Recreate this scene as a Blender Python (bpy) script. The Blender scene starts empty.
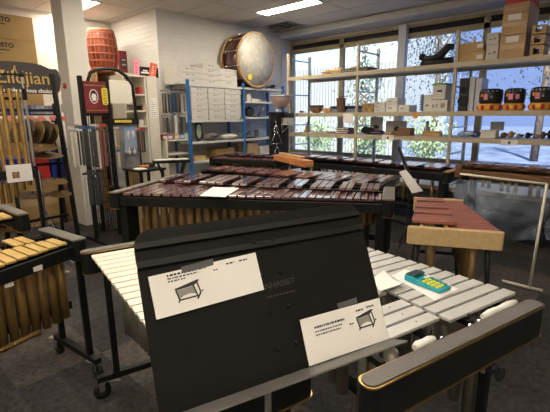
import bpy, bmesh, math, random
from mathutils import Vector, Matrix, Euler
random.seed(7)
scene = bpy.context.scene
COL = scene.collection
PI = math.pi
# ------------------------------------------------------------------ camera
FPX, PITCH, ROLL, YAW, H = 403.0, 12.75, -0.45, 42.4, 1.55
_p, _y, _a = math.radians(PITCH), math.radians(YAW), math.radians(ROLL)
_fh = Vector((-math.sin(_y), math.cos(_y), 0)); _r = Vector((math.cos(_y), math.sin(_y), 0)); _u = Vector((0, 0, 1))
FW = _fh*math.cos(_p) - _u*math.sin(_p)
UP0 = _u*math.cos(_p) + _fh*math.sin(_p)
RT = _r*math.cos(_a) + UP0*math.sin(_a)
UP = UP0*math.cos(_a) - _r*math.sin(_a)
CP = Vector((0, 0, H))
def ray(x, y): return FW + RT*((x-275)/FPX) - UP*((y-206)/FPX)
def pz(x, y, z): d = ray(x, y); return CP + d*((z-H)/d.z)
def px(x, y, X): d = ray(x, y); return CP + d*(X/d.x)
def py(x, y, Y): d = ray(x, y); return CP + d*(Y/d.y)
cam = bpy.data.cameras.new('camera'); camo = bpy.data.objects.new('camera', cam); COL.objects.link(camo)
cam.sensor_width = 36; cam.lens = 36*FPX/550; cam.clip_start = .02; cam.clip_end = 200
M = Matrix((RT, UP, -FW)).transposed().to_4x4(); M.translation = CP
camo.matrix_world = M
scene.camera = camo
# ------------------------------------------------------------------ materials
MATS = {}
def mat(name, col, rough=.5, metal=0, var=0, vscale=8, bump=0, bscale=40, stretch=(1,1,1), spec=.5, emit=0, emitcol=None, trans=0, alpha=1, col2=None, coat=0, coord='Object', detail=4):
    if name in MATS: return MATS[name]
    m = bpy.data.materials.new(name); m.use_nodes = True
    nt = m.node_tree; b = nt.nodes['Principled BSDF']
    b.inputs['Base Color'].default_value = (*col, 1)
    b.inputs['Roughness'].default_value = rough; b.inputs['Metallic'].default_value = metal
    b.inputs['Specular IOR Level'].default_value = spec
    b.inputs['Transmission Weight'].default_value = trans; b.inputs['Alpha'].default_value = alpha
    b.inputs['Coat Weight'].default_value = coat; b.inputs['Coat Roughness'].default_value = .1; b.inputs['Coat IOR'].default_value = 2.5
    if emit:
        b.inputs['Emission Color'].default_value = (*(emitcol or col), 1); b.inputs['Emission Strength'].default_value = emit
    tc = nt.nodes.new('ShaderNodeTexCoord'); mp = nt.nodes.new('ShaderNodeMapping')
    mp.inputs['Scale'].default_value = stretch; nt.links.new(tc.outputs[coord], mp.inputs['Vector'])
    if var or col2:
        n = nt.nodes.new('ShaderNodeTexNoise'); n.inputs['Scale'].default_value = vscale; n.inputs['Detail'].default_value = detail
        nt.links.new(mp.outputs[0], n.inputs['Vector'])
        cr = nt.nodes.new('ShaderNodeValToRGB')
        c2 = col2 or tuple(max(0, c*(1+var)) for c in col); c1 = col if col2 else tuple(max(0, c*(1-var)) for c in col)
        cr.color_ramp.elements[0].position = .35; cr.color_ramp.elements[1].position = .65
        cr.color_ramp.elements[0].color = (*c1, 1); cr.color_ramp.elements[1].color = (*c2, 1)
        nt.links.new(n.outputs['Fac'], cr.inputs['Fac']); nt.links.new(cr.outputs['Color'], b.inputs['Base Color'])
    if bump:
        n2 = nt.nodes.new('ShaderNodeTexNoise'); n2.inputs['Scale'].default_value = bscale; n2.inputs['Detail'].default_value = 3
        nt.links.new(mp.outputs[0], n2.inputs['Vector'])
        bp = nt.nodes.new('ShaderNodeBump'); bp.inputs['Strength'].default_value = bump; bp.inputs['Distance'].default_value = .01
        nt.links.new(n2.outputs['Fac'], bp.inputs['Height']); nt.links.new(bp.outputs[0], b.inputs['Normal'])
    MATS[name] = m
    return m
black = mat('black paint', (.009,.009,.009), .45, var=.25, spec=.3)
blackm = mat('black matte', (.011,.011,.012), .7, var=.3)
standm = mat('black powder coat', (.0095,.009,.0085), .5, var=.22, vscale=5, bump=.06, bscale=220, spec=.2)
gold = mat('brass', (.62,.42,.16), .28, 1, var=.12)
goldbar = mat('gold anodised bars', (.78,.54,.2), .36, .55, var=.08)
goldtube = mat('gold lacquered tubes', (.36,.22,.075), .4, .55, var=.18, vscale=3)
tantube = mat('tan brown tubes', (.33,.21,.085), .45, .45, var=.2, vscale=3)
chimebrass = mat('chime brass', (.62,.40,.13), .25, .9, var=.15)
silver = mat('silver anodised bars', (.60,.585,.56), .42, .2, var=.03)
chrome = mat('chrome', (.75,.75,.75), .15, 1)
steel = mat('grey steel', (.42,.42,.4), .35, .8, var=.1)
greylam = mat('grey laminate', (.14,.125,.115), .5, var=.1)
rosew = mat('rosewood', (.14,.055,.052), .16, var=.22, vscale=5, stretch=(6,1,6), coat=1, spec=.9)
rosew2 = mat('reddish rosewood', (.26,.09,.065), .16, var=.18, vscale=5, stretch=(6,1,6), coat=1, spec=.9)
rosew3 = mat('brown rosewood', (.22,.095,.085), .16, var=.2, vscale=5, stretch=(6,1,6), coat=1, spec=.9)
padouk = mat('padouk', (.27,.085,.055), .36, var=.22, vscale=5, stretch=(6,1,6), coat=.1)
maple = mat('maple lacquer', (.60,.42,.21), .38, var=.08, vscale=4, stretch=(1,8,8))
tanwood = mat('tan wood', (.50,.30,.12), .45, var=.2, vscale=5, stretch=(1,8,8))
orangewood = mat('orange brown wood', (.46,.18,.055), .38, var=.2, vscale=4, stretch=(1,8,8))
brownw = mat('brown wood', (.16,.075,.03), .45, var=.3, vscale=6, stretch=(1,8,8))
cardb = mat('cardboard', (.44,.29,.12), .8, var=.07, vscale=3, bump=.05)
cardb2 = mat('pale cardboard', (.52,.34,.17), .8, var=.07, vscale=3)
cardtape = mat('parcel tape', (.56,.38,.2), .3)
paper = mat('white paper', (.85,.82,.77), .75, var=.015)
whitebox = mat('white card', (.66,.63,.57), .7, var=.03)
whitep = mat('white paint', (.70,.66,.58), .55, var=.04, vscale=2)
offwhite = mat('off white panel', (.72,.67,.56), .6, var=.02)
ink = mat('black ink', (.03,.03,.03), .7)
greyink = mat('grey ink', (.30,.28,.25), .7)
tapeg = mat('grey tape', (.12,.12,.125), .35, alpha=.9)
bluep = mat('blue paint', (.025,.14,.40), .4, var=.1)
shelfb = mat('beige shelf steel', (.50,.42,.29), .5, var=.05)
shelfg = mat('pale grey shelf', (.62,.62,.58), .5, var=.05)
lilac = mat('lilac grey paint', (.56,.57,.62), .5, var=.03)
olive = mat('olive window frame', (.36,.29,.16), .5, var=.06)
redp = mat('red print', (.42,.035,.03), .5, var=.2)
darkred = mat('dark red print', (.20,.02,.022), .5, var=.2)
redbox = mat('red plastic', (.55,.03,.03), .45)
bluebox = mat('blue plastic', (.02,.05,.42), .45, var=.1)
pink = mat('pink paper', (.80,.28,.38), .7)
coral = mat('coral paper', (.80,.16,.09), .7, var=.2, vscale=12)
yellow = mat('yellow card', (.80,.62,.06), .6)
orange = mat('orange sticker', (.85,.30,.02), .6)
green = mat('green print', (.10,.32,.05), .6)
teal = mat('teal plastic', (.015,.30,.38), .4)
yellowkey = mat('yellow keys', (.72,.70,.05), .5)
lcd = mat('dark display', (.015,.02,.02), .2)
fleshp = mat('pale pink skin', (.58,.42,.36), .5, var=.12)
drumhead = mat('mottled drum head', (.62,.58,.48), .5, col2=(.40,.39,.34), vscale=14)
maroon = mat('maroon lacquer', (.08,.016,.014), .28, var=.2, coat=.3)
redbark = mat('red brown drum wood', (.24,.055,.026), .5, var=.4, vscale=14, stretch=(1,1,.6))
rope = mat('red rope', (.40,.12,.065), .8)
silverw = mat('white felt', (.78,.76,.70), .9, bump=.1)
plastic = None
def tmat(name, col, rough, fac):
    m = bpy.data.materials.new(name); m.use_nodes = True; nt = m.node_tree; nt.nodes.clear()
    o = nt.nodes.new('ShaderNodeOutputMaterial'); mx = nt.nodes.new('ShaderNodeMixShader')
    t = nt.nodes.new('ShaderNodeBsdfTransparent'); g = nt.nodes.new('ShaderNodeBsdfPrincipled')
    g.inputs['Base Color'].default_value = (*col, 1); g.inputs['Roughness'].default_value = rough; g.inputs['Specular IOR Level'].default_value = .9
    n = nt.nodes.new('ShaderNodeTexNoise'); n.inputs['Scale'].default_value = 9; n.inputs['Detail'].default_value = 5
    tc = nt.nodes.new('ShaderNodeTexCoord'); nt.links.new(tc.outputs['Object'], n.inputs['Vector'])
    bp = nt.nodes.new('ShaderNodeBump'); bp.inputs['Strength'].default_value = 1.0; bp.inputs['Distance'].default_value = .06
    nt.links.new(n.outputs['Fac'], bp.inputs['Height']); nt.links.new(bp.outputs[0], g.inputs['Normal'])
    mx.inputs[0].default_value = fac
    nt.links.new(t.outputs[0], mx.inputs[1]); nt.links.new(g.outputs[0], mx.inputs[2]); nt.links.new(mx.outputs[0], o.inputs[0])
    MATS[name] = m; return m
plastic = tmat('clear plastic wrap', (.40,.47,.60), .10, .32)
bagp = tmat('clear bag plastic', (.45,.45,.45), .12, .045)
bluebag = tmat('bluish bag plastic', (.36,.48,.72), .12, .5)
glass = tmat('window glass', (.55,.65,.75), .03, .05)
darkglass = mat('dark transom glass', (.012,.012,.014), .05, spec=.6)
# ------------------------------------------------------------------ mesh builder
class MB:
    def __init__(s): s.v = []; s.f = []; s.sm = False
    def add(s, vs, fs):
        b = len(s.v); s.v += [Vector(v) for v in vs]; s.f += [tuple(b+i for i in f) for f in fs]; return s
    def box(s, c, d, m=None):
        hx, hy, hz = d[0]/2, d[1]/2, d[2]/2
        vs = [Vector((sx*hx, sy*hy, sz*hz)) for sx in (-1,1) for sy in (-1,1) for sz in (-1,1)]
        if m is not None: vs = [m @ v for v in vs]
        return s.add([v+Vector(c) for v in vs], [(0,1,3,2),(4,6,7,5),(0,4,5,1),(2,3,7,6),(0,2,6,4),(1,5,7,3)])
    def bb(s, x0, x1, y0, y1, z0, z1): return s.box(((x0+x1)/2,(y0+y1)/2,(z0+z1)/2), (x1-x0,y1-y0,z1-z0))
    def beam(s, p0, p1, w, h, up=(0,0,1)):
        p0, p1 = Vector(p0), Vector(p1); d = (p1-p0); L = d.length; d.normalize(); u = Vector(up)
        sd = u.cross(d)
        if sd.length < 1e-4: sd = Vector((1,0,0)).cross(d)
        sd.normalize(); u2 = d.cross(sd)
        return s.box((p0+p1)/2, (L, w, h), Matrix((d, sd, u2)).transposed())
    def ring(s, c, r, d, n):
        d = Vector(d).normalized(); a = Vector((0,0,1)) if abs(d.z) < .9 else Vector((1,0,0)); u = d.cross(a).normalized(); w = d.cross(u)
        return [Vector(c)+u*(r*math.cos(2*PI*i/n))+w*(r*math.sin(2*PI*i/n)) for i in range(n)]
    def cyl(s, p0, p1, r0, r1=None, n=14, cap=True):
        r1 = r0 if r1 is None else r1; p0, p1 = Vector(p0), Vector(p1); d = p1-p0
        vs = s.ring(p0, r0, d, n)+s.ring(p1, r1, d, n)
        fs = [(i, (i+1) % n, n+(i+1) % n, n+i) for i in range(n)]
        if cap: fs += [tuple(range(n-1,-1,-1)), tuple(range(n, 2*n))]
        return s.add(vs, fs)
    def tube(s, pts, r, n=8):
        pts = [Vector(p) for p in pts]; vs = []; fs = []
        prev = None
        for i, p in enumerate(pts):
            d = (pts[min(i+1, len(pts)-1)]-pts[max(i-1, 0)]).normalized()
            if prev is None:
                a = Vector((0,0,1)) if abs(d.z) < .9 else Vector((1,0,0)); u = d.cross(a).normalized()
            else:
                u = (prev-d*prev.dot(d)).normalized()
            prev = u; w = d.cross(u); rr = r[i] if isinstance(r, (list, tuple)) else r
            vs += [p+u*(rr*math.cos(2*PI*k/n))+w*(rr*math.sin(2*PI*k/n)) for k in range(n)]
        for i in range(len(pts)-1):
            for k in range(n): fs.append((i*n+k, i*n+(k+1) % n, (i+1)*n+(k+1) % n, (i+1)*n+k))
        fs += [tuple(range(n-1,-1,-1)), tuple(range((len(pts)-1)*n, len(pts)*n))]
        s.sm = True
        return s.add(vs, fs)
    def lathe(s, prof, o, ax=(0,0,1), n=24):
        ax = Vector(ax).normalized(); o = Vector(o); vs = []; fs = []
        a = Vector((0,0,1)) if abs(ax.z) < .9 else Vector((1,0,0)); u = ax.cross(a).normalized(); w = ax.cross(u)
        for r, z in prof: vs += [o+ax*z+u*(r*math.cos(2*PI*k/n))+w*(r*math.sin(2*PI*k/n)) for k in range(n)]
        for i in range(len(prof)-1):
            for k in range(n): fs.append((i*n+k, i*n+(k+1) % n, (i+1)*n+(k+1) % n, (i+1)*n+k))
        if len(prof) > 3 and abs(prof[0][0]-prof[-1][0]) < 1e-6:      # a closed ring profile
            i = len(prof)-1
            for k in range(n): fs.append((i*n+k, i*n+(k+1) % n, (k+1) % n, k))
        else: fs += [tuple(range(n-1,-1,-1)), tuple(range((len(prof)-1)*n, len(prof)*n))]
        s.sm = True
        return s.add(vs, fs)
    def prism(s, pts, dv):
        n = len(pts); pts = [Vector(p) for p in pts]; dv = Vector(dv)
        return s.add(pts+[p+dv for p in pts], [tuple(range(n-1,-1,-1)), tuple(range(n, 2*n))]+[(i, (i+1) % n, n+(i+1) % n, n+i) for i in range(n)])
    def rrect(s, x0, x1, y0, y1, r, z0, z1, n=5):
        pts = []
        for cx, cy, a0 in ((x1-r,y1-r,0),(x0+r,y1-r,PI/2),(x0+r,y0+r,PI),(x1-r,y0+r,1.5*PI)):
            for k in range(n+1):
                a = a0+PI/2*k/n; pts.append((cx+r*math.cos(a), cy+r*math.sin(a), z0))
        return s.prism(pts, (0,0,z1-z0))
    def sphere(s, c, r, n=14, sc=(1,1,1)):
        m = n//2; vs = []; fs = []; c = Vector(c)
        for i in range(m+1):
            t = PI*i/m
            for k in range(n):
                a = 2*PI*k/n; vs.append(c+Vector((r*sc[0]*math.sin(t)*math.cos(a), r*sc[1]*math.sin(t)*math.sin(a), r*sc[2]*math.cos(t))))
        for i in range(m):
            for k in range(n): fs.append((i*n+k, (i+1)*n+k, (i+1)*n+(k+1) % n, i*n+(k+1) % n))
        s.sm = True
        return s.add(vs, fs)
    def xf(s, m): s.v = [m @ v for v in s.v]; return s
    def build(s, name, m, parent=None, bevel=0, label=None, smooth=None):
        me = bpy.data.meshes.new(name); me.from_pydata([tuple(v) for v in s.v], [], s.f); me.validate()
        bm = bmesh.new(); bm.from_mesh(me); bmesh.ops.recalc_face_normals(bm, faces=bm.faces); bm.to_mesh(me); bm.free()
        me.materials.append(m)
        if smooth or (smooth is None and s.sm):
            for p in me.polygons: p.use_smooth = len(p.vertices) == 4
        o = bpy.data.objects.new(name, me); COL.objects.link(o)
        if parent: o.parent = parent
        if label: o['label'] = label
        if bevel:
            b = o.modifiers.new('bevel', 'BEVEL'); b.width = bevel; b.segments = 2; b.limit_method = 'ANGLE'
        return o
def tag(o, label, cat, group=None):
    o['label'] = label; o['category'] = cat
    if group: o['group'] = group
    return o
def thing(name, label, cat, loc=(0,0,0), rz=0, group=None):
    o = bpy.data.objects.new(name, None); COL.objects.link(o); o.location = loc; o.rotation_euler = (0,0,rz); o.empty_display_size = .1
    return tag(o, label, cat, group)
def struct(name, mb, m, parent=None, bevel=0):
    o = mb.build(name, m, parent, bevel)
    if parent is None: o['kind'] = 'structure'
    return o
def copy_tree(o, loc=None, rz=None, label=None, parent=None):
    c = o.copy(); COL.objects.link(c); c.parent = parent
    if loc is not None: c.location = loc
    if rz is not None: c.rotation_euler = (0,0,rz)
    if label: c['label'] = label
    for ch in list(o.children): copy_tree(ch, parent=c)
    return c
def inv(T):
    """world point -> local point of an unscaled empty"""
    m = (Matrix.Translation(T.location) @ T.rotation_euler.to_matrix().to_4x4()).inverted()
    return lambda p: m @ Vector(p)
def text_mesh(name, txt, m, parent, size, mtx, depth=.0006, align='CENTER', shear=0, bold=0):
    cu = bpy.data.curves.new(name, 'FONT'); cu.body = txt; cu.size = size; cu.align_x = align; cu.align_y = 'CENTER'; cu.extrude = depth; cu.shear = shear; cu.offset = bold
    to = bpy.data.objects.new(name, cu); COL.objects.link(to)
    dg = bpy.context.evaluated_depsgraph_get(); me = bpy.data.meshes.new_from_object(to.evaluated_get(dg))
    bpy.data.objects.remove(to); bpy.data.curves.remove(cu)
    me.transform(mtx); me.materials.clear(); me.materials.append(m); me.name = name
    o = bpy.data.objects.new(name, me); COL.objects.link(o); o.parent = parent
    return o
def frame_mtx(o, x, y):
    """matrix whose local x,y run along the world vectors x,y, origin o"""
    x = Vector(x).normalized(); y = Vector(y); y = (y-x*y.dot(x)).normalized(); z = x.cross(y)
    m = Matrix((x, y, z)).transposed().to_4x4(); m.translation = Vector(o); return m
# ------------------------------------------------------------------ the room
ZC = 3.2
XL, XB, YR, YW, XR, YK = -7.5, -6.0, 3.82, 7.05, 2.4, -2.5
def carpet():
    m = bpy.data.materials.new('carpet tiles'); m.use_nodes = True; nt = m.node_tree; b = nt.nodes['Principled BSDF']
    b.inputs['Roughness'].default_value = .95; b.inputs['Specular IOR Level'].default_value = .15
    N = nt.nodes.new; Lk = nt.links.new
    tc = N('ShaderNodeTexCoord')
    sc = N('ShaderNodeVectorMath'); sc.operation = 'SCALE'; sc.inputs['Scale'].default_value = 2.0; Lk(tc.outputs['Object'], sc.inputs[0])
    fl = N('ShaderNodeVectorMath'); fl.operation = 'FLOOR'; Lk(sc.outputs[0], fl.inputs[0])
    wn = N('ShaderNodeTexWhiteNoise'); wn.noise_dimensions = '2D'; Lk(fl.outputs[0], wn.inputs['Vector'])
    cr = N('ShaderNodeValToRGB'); cr.color_ramp.interpolation = 'CONSTANT'
    e = cr.color_ramp.elements; e[0].position = 0; e[0].color = (.044,.042,.042,1); e[1].position = .62; e[1].color = (.082,.072,.064,1)
    e2 = e.new(.35); e2.color = (.056,.053,.051,1)
    Lk(wn.outputs['Value'], cr.inputs['Fac'])
    n1 = N('ShaderNodeTexNoise'); n1.inputs['Scale'].default_value = 130; n1.inputs['Detail'].default_value = 3; Lk(tc.outputs['Object'], n1.inputs['Vector'])
    n2 = N('ShaderNodeTexNoise'); n2.inputs['Scale'].default_value = 28; n2.inputs['Detail'].default_value = 4; Lk(tc.outputs['Object'], n2.inputs['Vector'])
    ad = N('ShaderNodeMath'); ad.operation = 'ADD'; Lk(n1.outputs['Fac'], ad.inputs[0]); Lk(n2.outputs['Fac'], ad.inputs[1])
    mr = N('ShaderNodeMapRange'); mr.inputs['From Min'].default_value = .6; mr.inputs['From Max'].default_value = 1.4; mr.inputs['To Min'].default_value = .35; mr.inputs['To Max'].default_value = 1.7
    Lk(ad.outputs[0], mr.inputs['Value'])
    mx = N('ShaderNodeVectorMath'); mx.operation = 'SCALE'; Lk(cr.outputs['Color'], mx.inputs[0]); Lk(mr.outputs[0], mx.inputs['Scale'])
    Lk(mx.outputs[0], b.inputs['Base Color'])
    bp = N('ShaderNodeBump'); bp.inputs['Strength'].default_value = .5; bp.inputs['Distance'].default_value = .005; Lk(n1.outputs['Fac'], bp.inputs['Height']); Lk(bp.outputs[0], b.inputs['Normal'])
    return m
def brick(axis):
    m = bpy.data.materials.new('painted brick'); m.use_nodes = True; nt = m.node_tree; b = nt.nodes['Principled BSDF']
    b.inputs['Roughness'].default_value = .6
    N = nt.nodes.new; Lk = nt.links.new
    tc = N('ShaderNodeTexCoord'); sp = N('ShaderNodeSeparateXYZ'); cb = N('ShaderNodeCombineXYZ'); Lk(tc.outputs['Object'], sp.inputs[0])
    Lk(sp.outputs[axis], cb.inputs[0]); Lk(sp.outputs[2], cb.inputs[1])
    br = N('ShaderNodeTexBrick'); Lk(cb.outputs[0], br.inputs['Vector']); br.inputs['Scale'].default_value = 1
    br.inputs['Brick Width'].default_value = .22; br.inputs['Row Height'].default_value = .072; br.inputs['Mortar Size'].default_value = .007; br.inputs['Mortar Smooth'].default_value = .4
    br.inputs['Color1'].default_value = (.74,.72,.68,1); br.inputs['Color2'].default_value = (.71,.69,.65,1); br.inputs['Mortar'].default_value = (.67,.65,.61,1)
    Lk(br.outputs['Color'], b.inputs['Base Color'])
    bp = N('ShaderNodeBump'); bp.invert = True; bp.inputs['Strength'].default_value = .5; bp.inputs['Distance'].default_value = .008; Lk(br.outputs['Fac'], bp.inputs['Height']); Lk(bp.outputs[0], b.inputs['Normal'])
    return m
brX, brY = brick(0), brick(1)
struct('floor', MB().bb(XL-.2, XR+.2, YK-.2, YW+.2, -.1, 0), carpet())
struct('wall_left', MB().bb(XL-.15, XL, YK, YR+.15, 0, 3.6), brY)
struct('wall_return', MB().bb(XL, XB, YR, YR+.15, 0, 3.6), brX)
struct('wall_brick', MB().bb(XB-.15, XB, YR+.15, YW+.15, 0, 3.6), brY)
plain = mat('plain plaster', (.70,.66,.58), .7, var=.03)
struct('wall_right', MB().bb(XR, XR+.15, YK, YW+.15, 0, 3.6), plain)
struct('wall_back', MB().bb(XL-.15, XR+.15, YK-.15, YK, 0, 3.6), plain)
# ceiling of mineral tiles in a grid, one tile missing by the window, panel lights let in
GX = [-5.08+1.2*k for k in range(-2, 7)]; GY = [4.83+.575*k for k in range(-13, 5)]
lights = []
ceilm = mat('mineral ceiling tile', (.60,.575,.53), .9, var=.06, vscale=60, bump=.15, bscale=150)
cb = MB(); tb = MB()
for i in range(len(GX)-1):
    for j in range(len(GY)-1):
        x0, x1, y0, y1 = max(GX[i], XL), min(GX[i+1], XR), max(GY[j], YK), min(GY[j+1], YW)
        if x1-x0 < .02 or y1-y0 < .02: continue
        if i == 1 and j == 15: continue          # the missing tile
        lit = (i in (2, 4) or (i == 0 and j == 9) or (i == 6 and j in (1, 5))) and (j-1) % 4 == 0  # right-hand panels out of view are added to brighten the price cards
        if lit and not (i in (4,6) and j == 13):
            lights.append((x0+.02, x1-.02, y1-.30, y1-.02)); y1 -= .31
        cb.bb(x0+.004, x1-.004, y0+.004, y1-.004, ZC, ZC+.02)
        tb.bb(x0-.012, x0+.012, y0, y1, ZC-.004, ZC); tb.bb(x0, x1, y0-.012, y0+.012, ZC-.004, ZC)
struct('ceiling', cb, ceilm)
struct('trim_1', tb, mat('ceiling grid', (.46,.44,.41), .5))
struct('ceiling_void', MB().bb(XL-.15, XR+.15, YK-.15, YW+.2, 3.6, 3.75), mat('void slab', (.04,.04,.04), .9))
cab = MB()
for k in range(7):
    a = random.uniform(-6.0, -5.2)
    cab.tube([(a+random.uniform(-.3,.3), 5.9+.1*q, ZC+.1+.05*math.sin(q+k)) for q in range(8)], .012, 6)
cab.beam((-6.0,6.2,ZC+.12), (-5.1,6.42,ZC+.09), .05, .03); cab.beam((-5.9,6.45,ZC+.07), (-5.1,6.1,ZC+.1), .04, .02)
tag(cab.build('ceiling_cables', mat('grey cable', (.25,.24,.22), .6)), 'grey cables showing in the gap of the missing ceiling tile', 'cable')
lampm = mat('lamp diffuser', (1,.9,.74), .5, emit=33, emitcol=(1,.90,.75))
lampf = mat('lamp frame', (.8,.8,.78), .4)
for k, (x0, x1, y0, y1) in enumerate(lights):
    vis = {0:'ceiling light panel above the tan column at the dark sign', 1:''}
    L = thing('ceiling_light', 'unseen ceiling panel added overhead in the grid to light the room', 'ceiling light', ((x0+x1)/2, (y0+y1)/2, ZC))
    hx, hy = (x1-x0)/2, (y1-y0)/2
    f = MB()
    for s in (-1, 1): f.bb(s*hx-.012, s*hx+.012, -hy, hy, -.008, .02); f.bb(-hx, hx, s*hy-.012, s*hy+.012, -.008, .02)
    f.build('frame', lampf, L); MB().bb(-hx+.012, hx-.012, -hy+.012, hy-.012, -.002, .015).build('diffuser', lampm, L)
    c = L.location
    if c.x < -6 and 2 < c.y < 4: L['label'] = 'bright ceiling panel behind the square white pillar'
    elif -5.2 < c.x < -3.7 and c.y > 4.5: L['label'] = 'long bright ceiling panel beside the bass drum and window bulkhead'
    else: L['group'] = 'ceiling panels over the camera'
# bulkhead, window wall
zb = py(300, 35, 6.6).z
Zw = lambda y: py(300, y, YW).z
struct('trim_2', MB().bb(-5.86, XR, 6.6, YW+.1, zb, ZC), mat('bulkhead paint', (.60,.60,.60), .5, var=.03), bevel=.03)
struct('wall_window', MB().bb(XB, XR, YW, YW+.15, Zw(43), 3.6).bb(XB-.1, -5.93, YW, YW+.15, .7, 3.3), lilac)
struct('wall_sill', MB().bb(XB, XR, YW, YW+.15, 0, .70), mat('dark sill wall', (.10,.095,.09), .6, var=.1))  # plain wall below the windows in one dark grey
struct('trim_3', MB().bb(XB, -5.93, 6.78, YW, 0, ZC), lilac, bevel=.01)
struct('trim_4', MB().bb(-5.93, XR, YW-.13, YW, .69, .73), lilac, bevel=.006)
zt0, zt1, zo = Zw(44), Zw(49.6), Zw(53.6)
MX = [-5.93+1.3*k for k in range(0, 7)]
for k in range(6):
    x0, x1 = MX[k], min(MX[k+1], XR)
    f = MB().bb(x0, x1, YW-.03, YW+.05, zo, zt1).bb(x0, x1, YW-.03, YW+.05, zt0-.02, zt0+.03)
    w = .045 if k != 2 else .02
    f.bb(x0, x0+w, YW-.03, YW+.05, .73, zt0); f.bb(x1-.045, x1, YW-.03, YW+.05, .73, zt0)
    f.bb(x0, x1, YW-.02, YW+.05, .73, .79)
    w_ = struct('window_%d' % (k+1), f, olive)
    MB().bb(x0+.04, x1-.04, YW+.01, YW+.016, .79, zo).build('pane', glass, w_)
    MB().bb(x0+.04, x1-.04, YW+.0, YW+.006, zt1, zt0-.02).build('transom_pane', darkglass, w_)
struct('trim_5', MB().bb(MX[2]-.09, MX[2]+.05, YW-.12, YW-.03, .73, zt0+.03), lilac, bevel=.005)
# pillar
c = [(-5.81, 2.18), (-5.81, 2.59)]
struct('column', MB().bb(-6.16, -5.81, 2.315, 2.60, 0, ZC), whitep, bevel=.008)
# ------------------------------------------------------------------ outside
world = bpy.data.worlds.new('sky'); scene.world = world; world.use_nodes = True
bg = world.node_tree.nodes['Background']; bg.inputs[0].default_value = (.30,.44,.86,1); bg.inputs[1].default_value = .9
sun = bpy.data.lights.new('sun', 'SUN'); sun.energy = 11; sun.angle = .02; sun.color = (1,.96,.88)
suno = bpy.data.objects.new('sun', sun); COL.objects.link(suno); suno.rotation_euler = Vector((-.30,.62,-.72)).to_track_quat('-Z','Y').to_euler()
struct('ground_outside', MB().bb(-40, 40, YW+.15, 60, -.3, -.15), mat('bluish paving', (.13,.18,.30), .9, var=.3, vscale=1.5))
fac = thing('outside_building', 'pale sunlit building seen through the windows behind the slat fence', 'building', (-12, 20, -.15))
MB().bb(-14, 2.6, 0, 6, 0, 9).build('wall', mat('pale render', (.50,.55,.55), .8, var=.05, vscale=.5), fac)
for k in range(7): MB().bb(-13+k*2.1, -11.6+k*2.1, -.06, .02, 4.2, 5.6).build('window', mat('cyan window', (.40,.58,.62), .3), fac)
fn = thing('slat_fence', 'pale fence of upright slats outside the left windows', 'fence', (-12, 14.5, -.15))
q = MB()
for k in range(66): q.bb(-5+k*.15, -5+k*.15+.11, -.03, .03, .1, 3.6)
q.build('slats', mat('pale slat', (.36,.40,.40), .7, var=.05), fn)
MB().bb(-5, 4.9, .03, .09, .5, .62).bb(-5, 4.9, .03, .09, 3.0, 3.12).build('rail', mat('pale slat', (.66,.72,.72)), fn)
leafA = mat('light green leaves', (.34,.46,.26), .6, var=.35, vscale=2)
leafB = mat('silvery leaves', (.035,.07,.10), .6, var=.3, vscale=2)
leafC = mat('pale green leaves', (.48,.58,.48), .6, var=.2, vscale=2)
barkm = mat('bark', (.16,.12,.09), .9, var=.3)
def foliage(n, c, r, size, lim=1.0):
    m = MB()
    for _ in range(n):
        g = lambda: max(-lim, min(lim, random.gauss(0,.45)))
        d = Vector((g()*r[0], g()*r[1], g()*r[2])); p = Vector(c)+d
        e = Euler((random.uniform(0,PI), random.uniform(0,PI), random.uniform(0,PI))).to_matrix()
        s = size*random.uniform(.6, 1.3)
        m.add([p+e @ Vector(v) for v in ((-s,0,0),(0,-.45*s,.1*s),(s,0,0),(0,.45*s,.1*s))], [(0,1,2,3)])
    return m
def tree(x, y, h, r, n, m, label):
    T = thing('tree', label, 'tree', (x, y, -.15))
    t = MB().tube([(0,0,0),(.05,0,h*.4),(-.05,.05,h*.75),(0,0,h)], [.14,.11,.07,.03])
    for k in range(7):
        a = k*2.4; t.tube([(0,0,h*(.4+.07*k)), (r*.4*math.cos(a), r*.4*math.sin(a), h*(.55+.07*k))], [.05,.015], 6)
    t.build('trunk', barkm, T); o = foliage(n, (0,0,h*.68), (r, r, h*.42), .06).build('foliage', m, T); o['kind'] = 'stuff'
tree(-8.0, 13.6, 4.6, .75, 1500, leafC, 'pale green tree outside left of the grey window column')
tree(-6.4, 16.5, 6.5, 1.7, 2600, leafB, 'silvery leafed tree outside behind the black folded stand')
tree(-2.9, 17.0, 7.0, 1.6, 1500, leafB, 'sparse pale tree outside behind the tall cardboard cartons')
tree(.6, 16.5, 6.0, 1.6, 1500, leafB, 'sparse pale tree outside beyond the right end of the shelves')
for k, (x, y, rr, n, lb) in enumerate(((-11.4, 12.6, .8, 1500, 'green shrub outside under the leftmost window'), (-9.2, 12.5, .8, 1500, 'green shrub outside behind the dark red books'), (-6.9, 12.3, .8, 1500, 'green shrub outside behind the grey cards on the shelf'), (-4.8, 12.0, .75, 1300, 'green shrub outside behind the orange sticker'))):
    S = thing('shrub', lb, 'shrub', (x, y, -.15))
    MB().tube([(0,0,0),(0,0,1.0)], .03).build('stem', barkm, S); o = foliage(n, (0,0,.85), (rr, rr*.6, .7), .06, 1.05).build('foliage', leafA, S); o['kind'] = 'stuff'
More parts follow.
